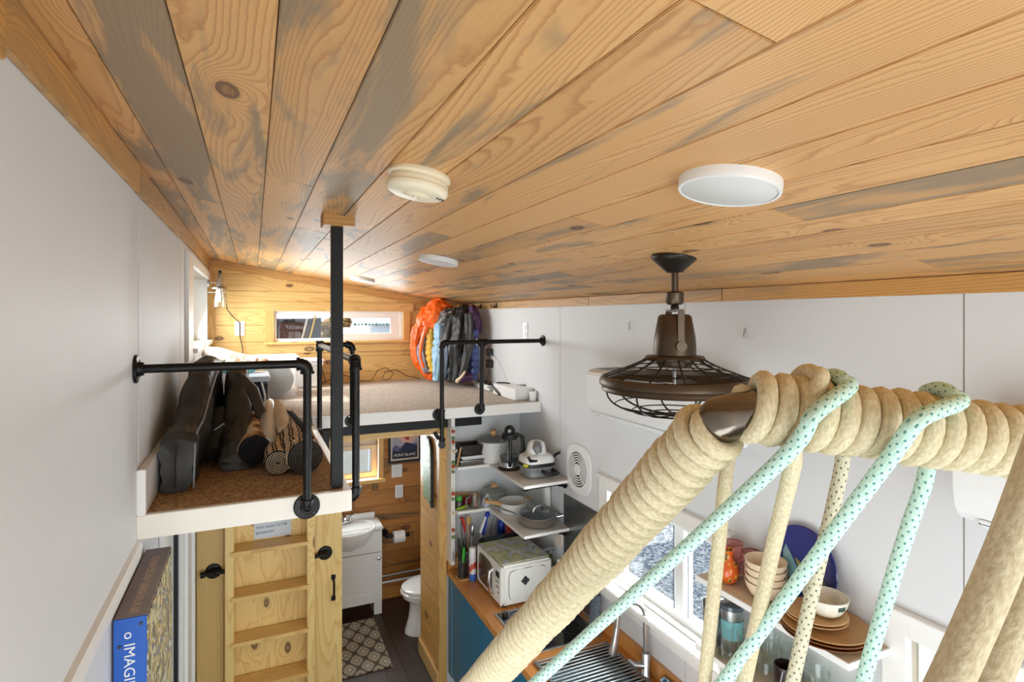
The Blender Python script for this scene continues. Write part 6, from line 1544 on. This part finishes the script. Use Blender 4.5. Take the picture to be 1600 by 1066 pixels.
obj('pipe', MB().cyl(Dn[0], Dn[2], .017, n=16), 'pipe', hr)
obj('pipe', MB().cyl(Tp[0], Tp[3], .017, n=16), 'pipe', hr)
el = MB().tube([Dn[0]+(Dn[1]-Dn[0])*.02, Vector((.4255, .446, -.114)), Vector((.428, .432, -.102)), Vector((.436, .420, -.097)), Tp[0]+(Tp[1]-Tp[0])*.15], [.0205, .0225, .0238, .0225, .0205], 18)
obj('elbow', el, 'pipe', hr)
obj('rope_wrap', coil(Dn[0]+(Dn[0]-Dn[1])*.030, Dn[2], .0258, .0092, .0182, 2), 'rope', hr)
obj('rope_wrap', coil(Tp[0]-(Tp[1]-Tp[0])*.36, Tp[3], .0268, .0094, .0186, 5), 'rope', hr)
ax_d = (Tp[3]-Tp[0]).normalized()
def rail_pt(t): return Tp[0]+(Tp[3]-Tp[0])*t
def over(t, rad, a0, a1, n=8):
    """points around the rail at parameter t; angle 0 = towards camera, 90 = top, 180 = far side"""
    c = rail_pt(t); f = Vector((-SN, -CS, 0)); f = (f-ax_d*f.dot(ax_d)).normalized(); up = ax_d.cross(f); 
    if up.z < 0: up = -up
    return [c+f*math.cos(a)*rad+up*math.sin(a)*rad for a in [a0+(a1-a0)*i/n for i in range(n+1)]]
def cord(nm, label, m, strands, r, cat='cord'):
    t = thing(nm, label, cat, strands[0][-1], 'lacing cords on the handrail')
    for s_ in strands:
        P = [Vector(p) for p in s_]; out = []
        for i in range(len(P)-1):
            p0, p1, p2, p3 = P[max(i-1, 0)], P[i], P[i+1], P[min(i+2, len(P)-1)]
            for j in range(6):
                q = j/6
                out.append(.5*((2*p1)+(p2-p0)*q+(2*p0-5*p1+4*p2-p3)*q*q+(3*p1-p0-3*p2+p3)*q**3))
        out.append(P[-1]); obj('strand', MB().tube(out, r, 12, uv=True), m, t)
    return t
R2 = .041
cord('rope_strand', 'tan rope hanging behind the handrail corner, leftmost of the strands', 'rope', [[(.462, .452, -.115), pt(1134, 745, .62), pt(1120, 880, .64), pt(1098, 1090, .67)]], .0078)
cord('rope_strand', 'tan rope looped over the handrail beside the corner wraps', 'rope', [over(.115, R2, 2.9, 1.0)+[pt(1243, 690, .525), pt(1237, 735, .54), pt(1205, 870, .60), pt(1158, 1090, .64)]], .0078)
cord('lacing_cord', 'mint green cord running down left from the handrail, left of two', 'mint', [over(.185, R2-.001, 2.1, .9, 6)+[pt(1272, 648, .503), pt(1236, 703, .52), pt(1100, 830, .60), pt(960, 955, .68), pt(800, 1100, .78)]], .0074)
cord('lacing_cord', 'mint green cord running steeply down from the handrail, right of two', 'mint', [over(.465, R2-.001, 2.1, .9, 6)+[pt(1437, 655, .492), pt(1393, 712, .51), pt(1290, 850, .57), pt(1205, 965, .61), pt(1105, 1100, .66)]], .0076)
cord('lacing_cord', 'faded beige cord hanging down from the middle of the handrail', 'beigec', [[rail_pt(.295)+Vector((.02, .05, .0)), pt(1318, 705, .60), pt(1300, 800, .61), pt(1275, 900, .62), pt(1232, 1095, .64)]], .0072)
cord('lacing_cord', 'mint green cord hanging behind the right half of the handrail', 'mint', [[rail_pt(.54)+Vector((.02, .05, .0)), pt(1448, 735, .57), pt(1418, 830, .58), pt(1390, 920, .59), pt(1340, 1095, .61)]], .0074)
cord('rope_strand', 'thick tan rope close to the camera at right, left of the pair', 'rope', [[pt(1665, 600, .27), pt(1610, 760, .26), pt(1565, 880, .26), pt(1500, 1030, .26), pt(1462, 1110, .26)]], .0082)
cord('rope_strand', 'thick tan rope close to the camera at right, right of the pair', 'rope', [[pt(1710, 700, .30), pt(1640, 850, .30), pt(1590, 960, .30), pt(1535, 1100, .30)]], .0082)

# ================================================================== what the windows look out on
W['shed'] = plain('weathered_brown_boards', srgb(96, 62, 50), .8, var=.2)
W['sheddk'] = plain('dark_shed_opening', srgb(44, 40, 38), .8)
W['snow'] = plain('snow', srgb(240, 244, 248), .8)
W['eave'] = plain('green_corrugated_eave', srgb(70, 110, 108), .6)
W['bush'] = speckle('rusty_autumn_brush', srgb(120, 84, 58), [srgb(186, 140, 60), srgb(150, 104, 70), srgb(206, 186, 90)], 30., .42, .9)
sh = thing('garden_shed', 'brown garden shed with snowy roof beyond the loft end window', 'shed', (.2, 9.5, -3.0))
obj('wall', B(-1.6, .96, 9.3, 11, -3.0, -.02), 'shed', sh)
obj('door_opening', B(.78, .955, 9.27, 9.31, -3.0, -.03), 'sheddk', sh)
obj('door_opening', B(.22, .34, 9.27, 9.31, -3.0, -.03), 'sheddk', sh)
obj('dark_plank', B(.34, .78, 9.28, 9.30, -.09, -.03), 'sheddk', sh)
obj('roof', MB().prism([(9.0, -.03), (9.0, .03), (11.2, .55), (11.2, .49)], 'x', -1.8, .80), 'snow', sh)
for i, (c, xx) in enumerate((('plasticc', .62), ('yellow', .73))):
    obj('leaning_pole', MB().cyl((xx, 9.2, -.55), (xx+.14, 9.24, .02), .014, n=8), c, label=['pale pole leaning on the brown shed', 'yellow pole leaning on the brown shed'][i], cat='pole', group='poles leaning on the shed')
t = thing('autumn_shrub', 'rusty yellow shrub beside the brown shed', 'shrub', (1.3, 11, -3.0))
random.seed(5)
mb = MB()
for k in range(60):
    a = random.random()*6.28; r = random.random()*.45; q = Vector((1.38+r*math.cos(a), 11.2+r*math.sin(a), -.75+random.random()*.75))
    mb.ball(q, .10, .10, .07, 6, 4)
obj('foliage', mb, 'bush', t)
obj('stem', MB().cyl((1.38, 11.2, -3.0), (1.38, 11.2, -.6), .04, n=8), 'shed', t)
nb = thing('snowy_building', 'white snow covered roof with green eave beyond the end window', 'building', (2.0, 8.6, -3.0))
obj('roof', MB().prism([(8.2, -.10), (8.2, -.07), (9.6, .55), (9.6, .50)], 'x', 1.27, 4.5), 'snow', nb)
obj('wall', B(1.6, 4.4, 8.9, 9.6, -3.0, -.08), 'snow', nb)
obj('snow_bank', MB().prism([(6.9, -3.0), (6.9, -.62), (8.75, -.16), (8.75, -3.0)], 'x', 1.1, 4.6), 'snow', nb)
mb = MB()
for k in range(60): mb.cyl((1.30+.05*k, 8.185, -.112), (1.30+.05*k, 8.24, -.10), .012+.006*(k % 3 == 0), n=8)
obj('eave', mb, 'eave', nb)
pf = thing('panel_fence', 'pale blue ribbed metal fence outside the bathroom window', 'fence', (.7, 6.2, -3.0))
W['ribbed'] = plain('pale_blue_metal', srgb(206, 220, 232), .5)
for k in range(22): obj('metal_panel', B(-.9+.145*k, -.765+.145*k, 6.2+.012*(k % 2), 6.22+.012*(k % 2), -3.0, -.82), 'ribbed', pf, bevel=.003)
W['rock'] = plain('grey_boulder', srgb(176, 172, 166), .9, var=.2, bmp=.02, bscale=9.)
W['log'] = plain('weathered_log', srgb(150, 144, 140), .9, var=.25, bmp=.01, bscale=20.)
for k, (x, y, r, lab) in enumerate(((5.0, 4.45, .28, 'pale boulder on the gravel seen through the right kitchen pane'), (6.1, 6.6, .4, 'pale boulder on the gravel far outside the left kitchen pane'))):
    obj('boulder', MB().ball((x, y, -2.98+r*.25), r*1.3, r, r*.55, 14, 9), 'rock', label=lab, cat='boulder', group='boulders on the gravel')
obj('fallen_log', MB().tube([(5.4, 4.8, -2.9), (6.2, 5.0, -2.88), (7.2, 5.6, -2.88)], [.12, .14, .12], 12), 'log', label='grey weathered log lying on the gravel outside', cat='log')
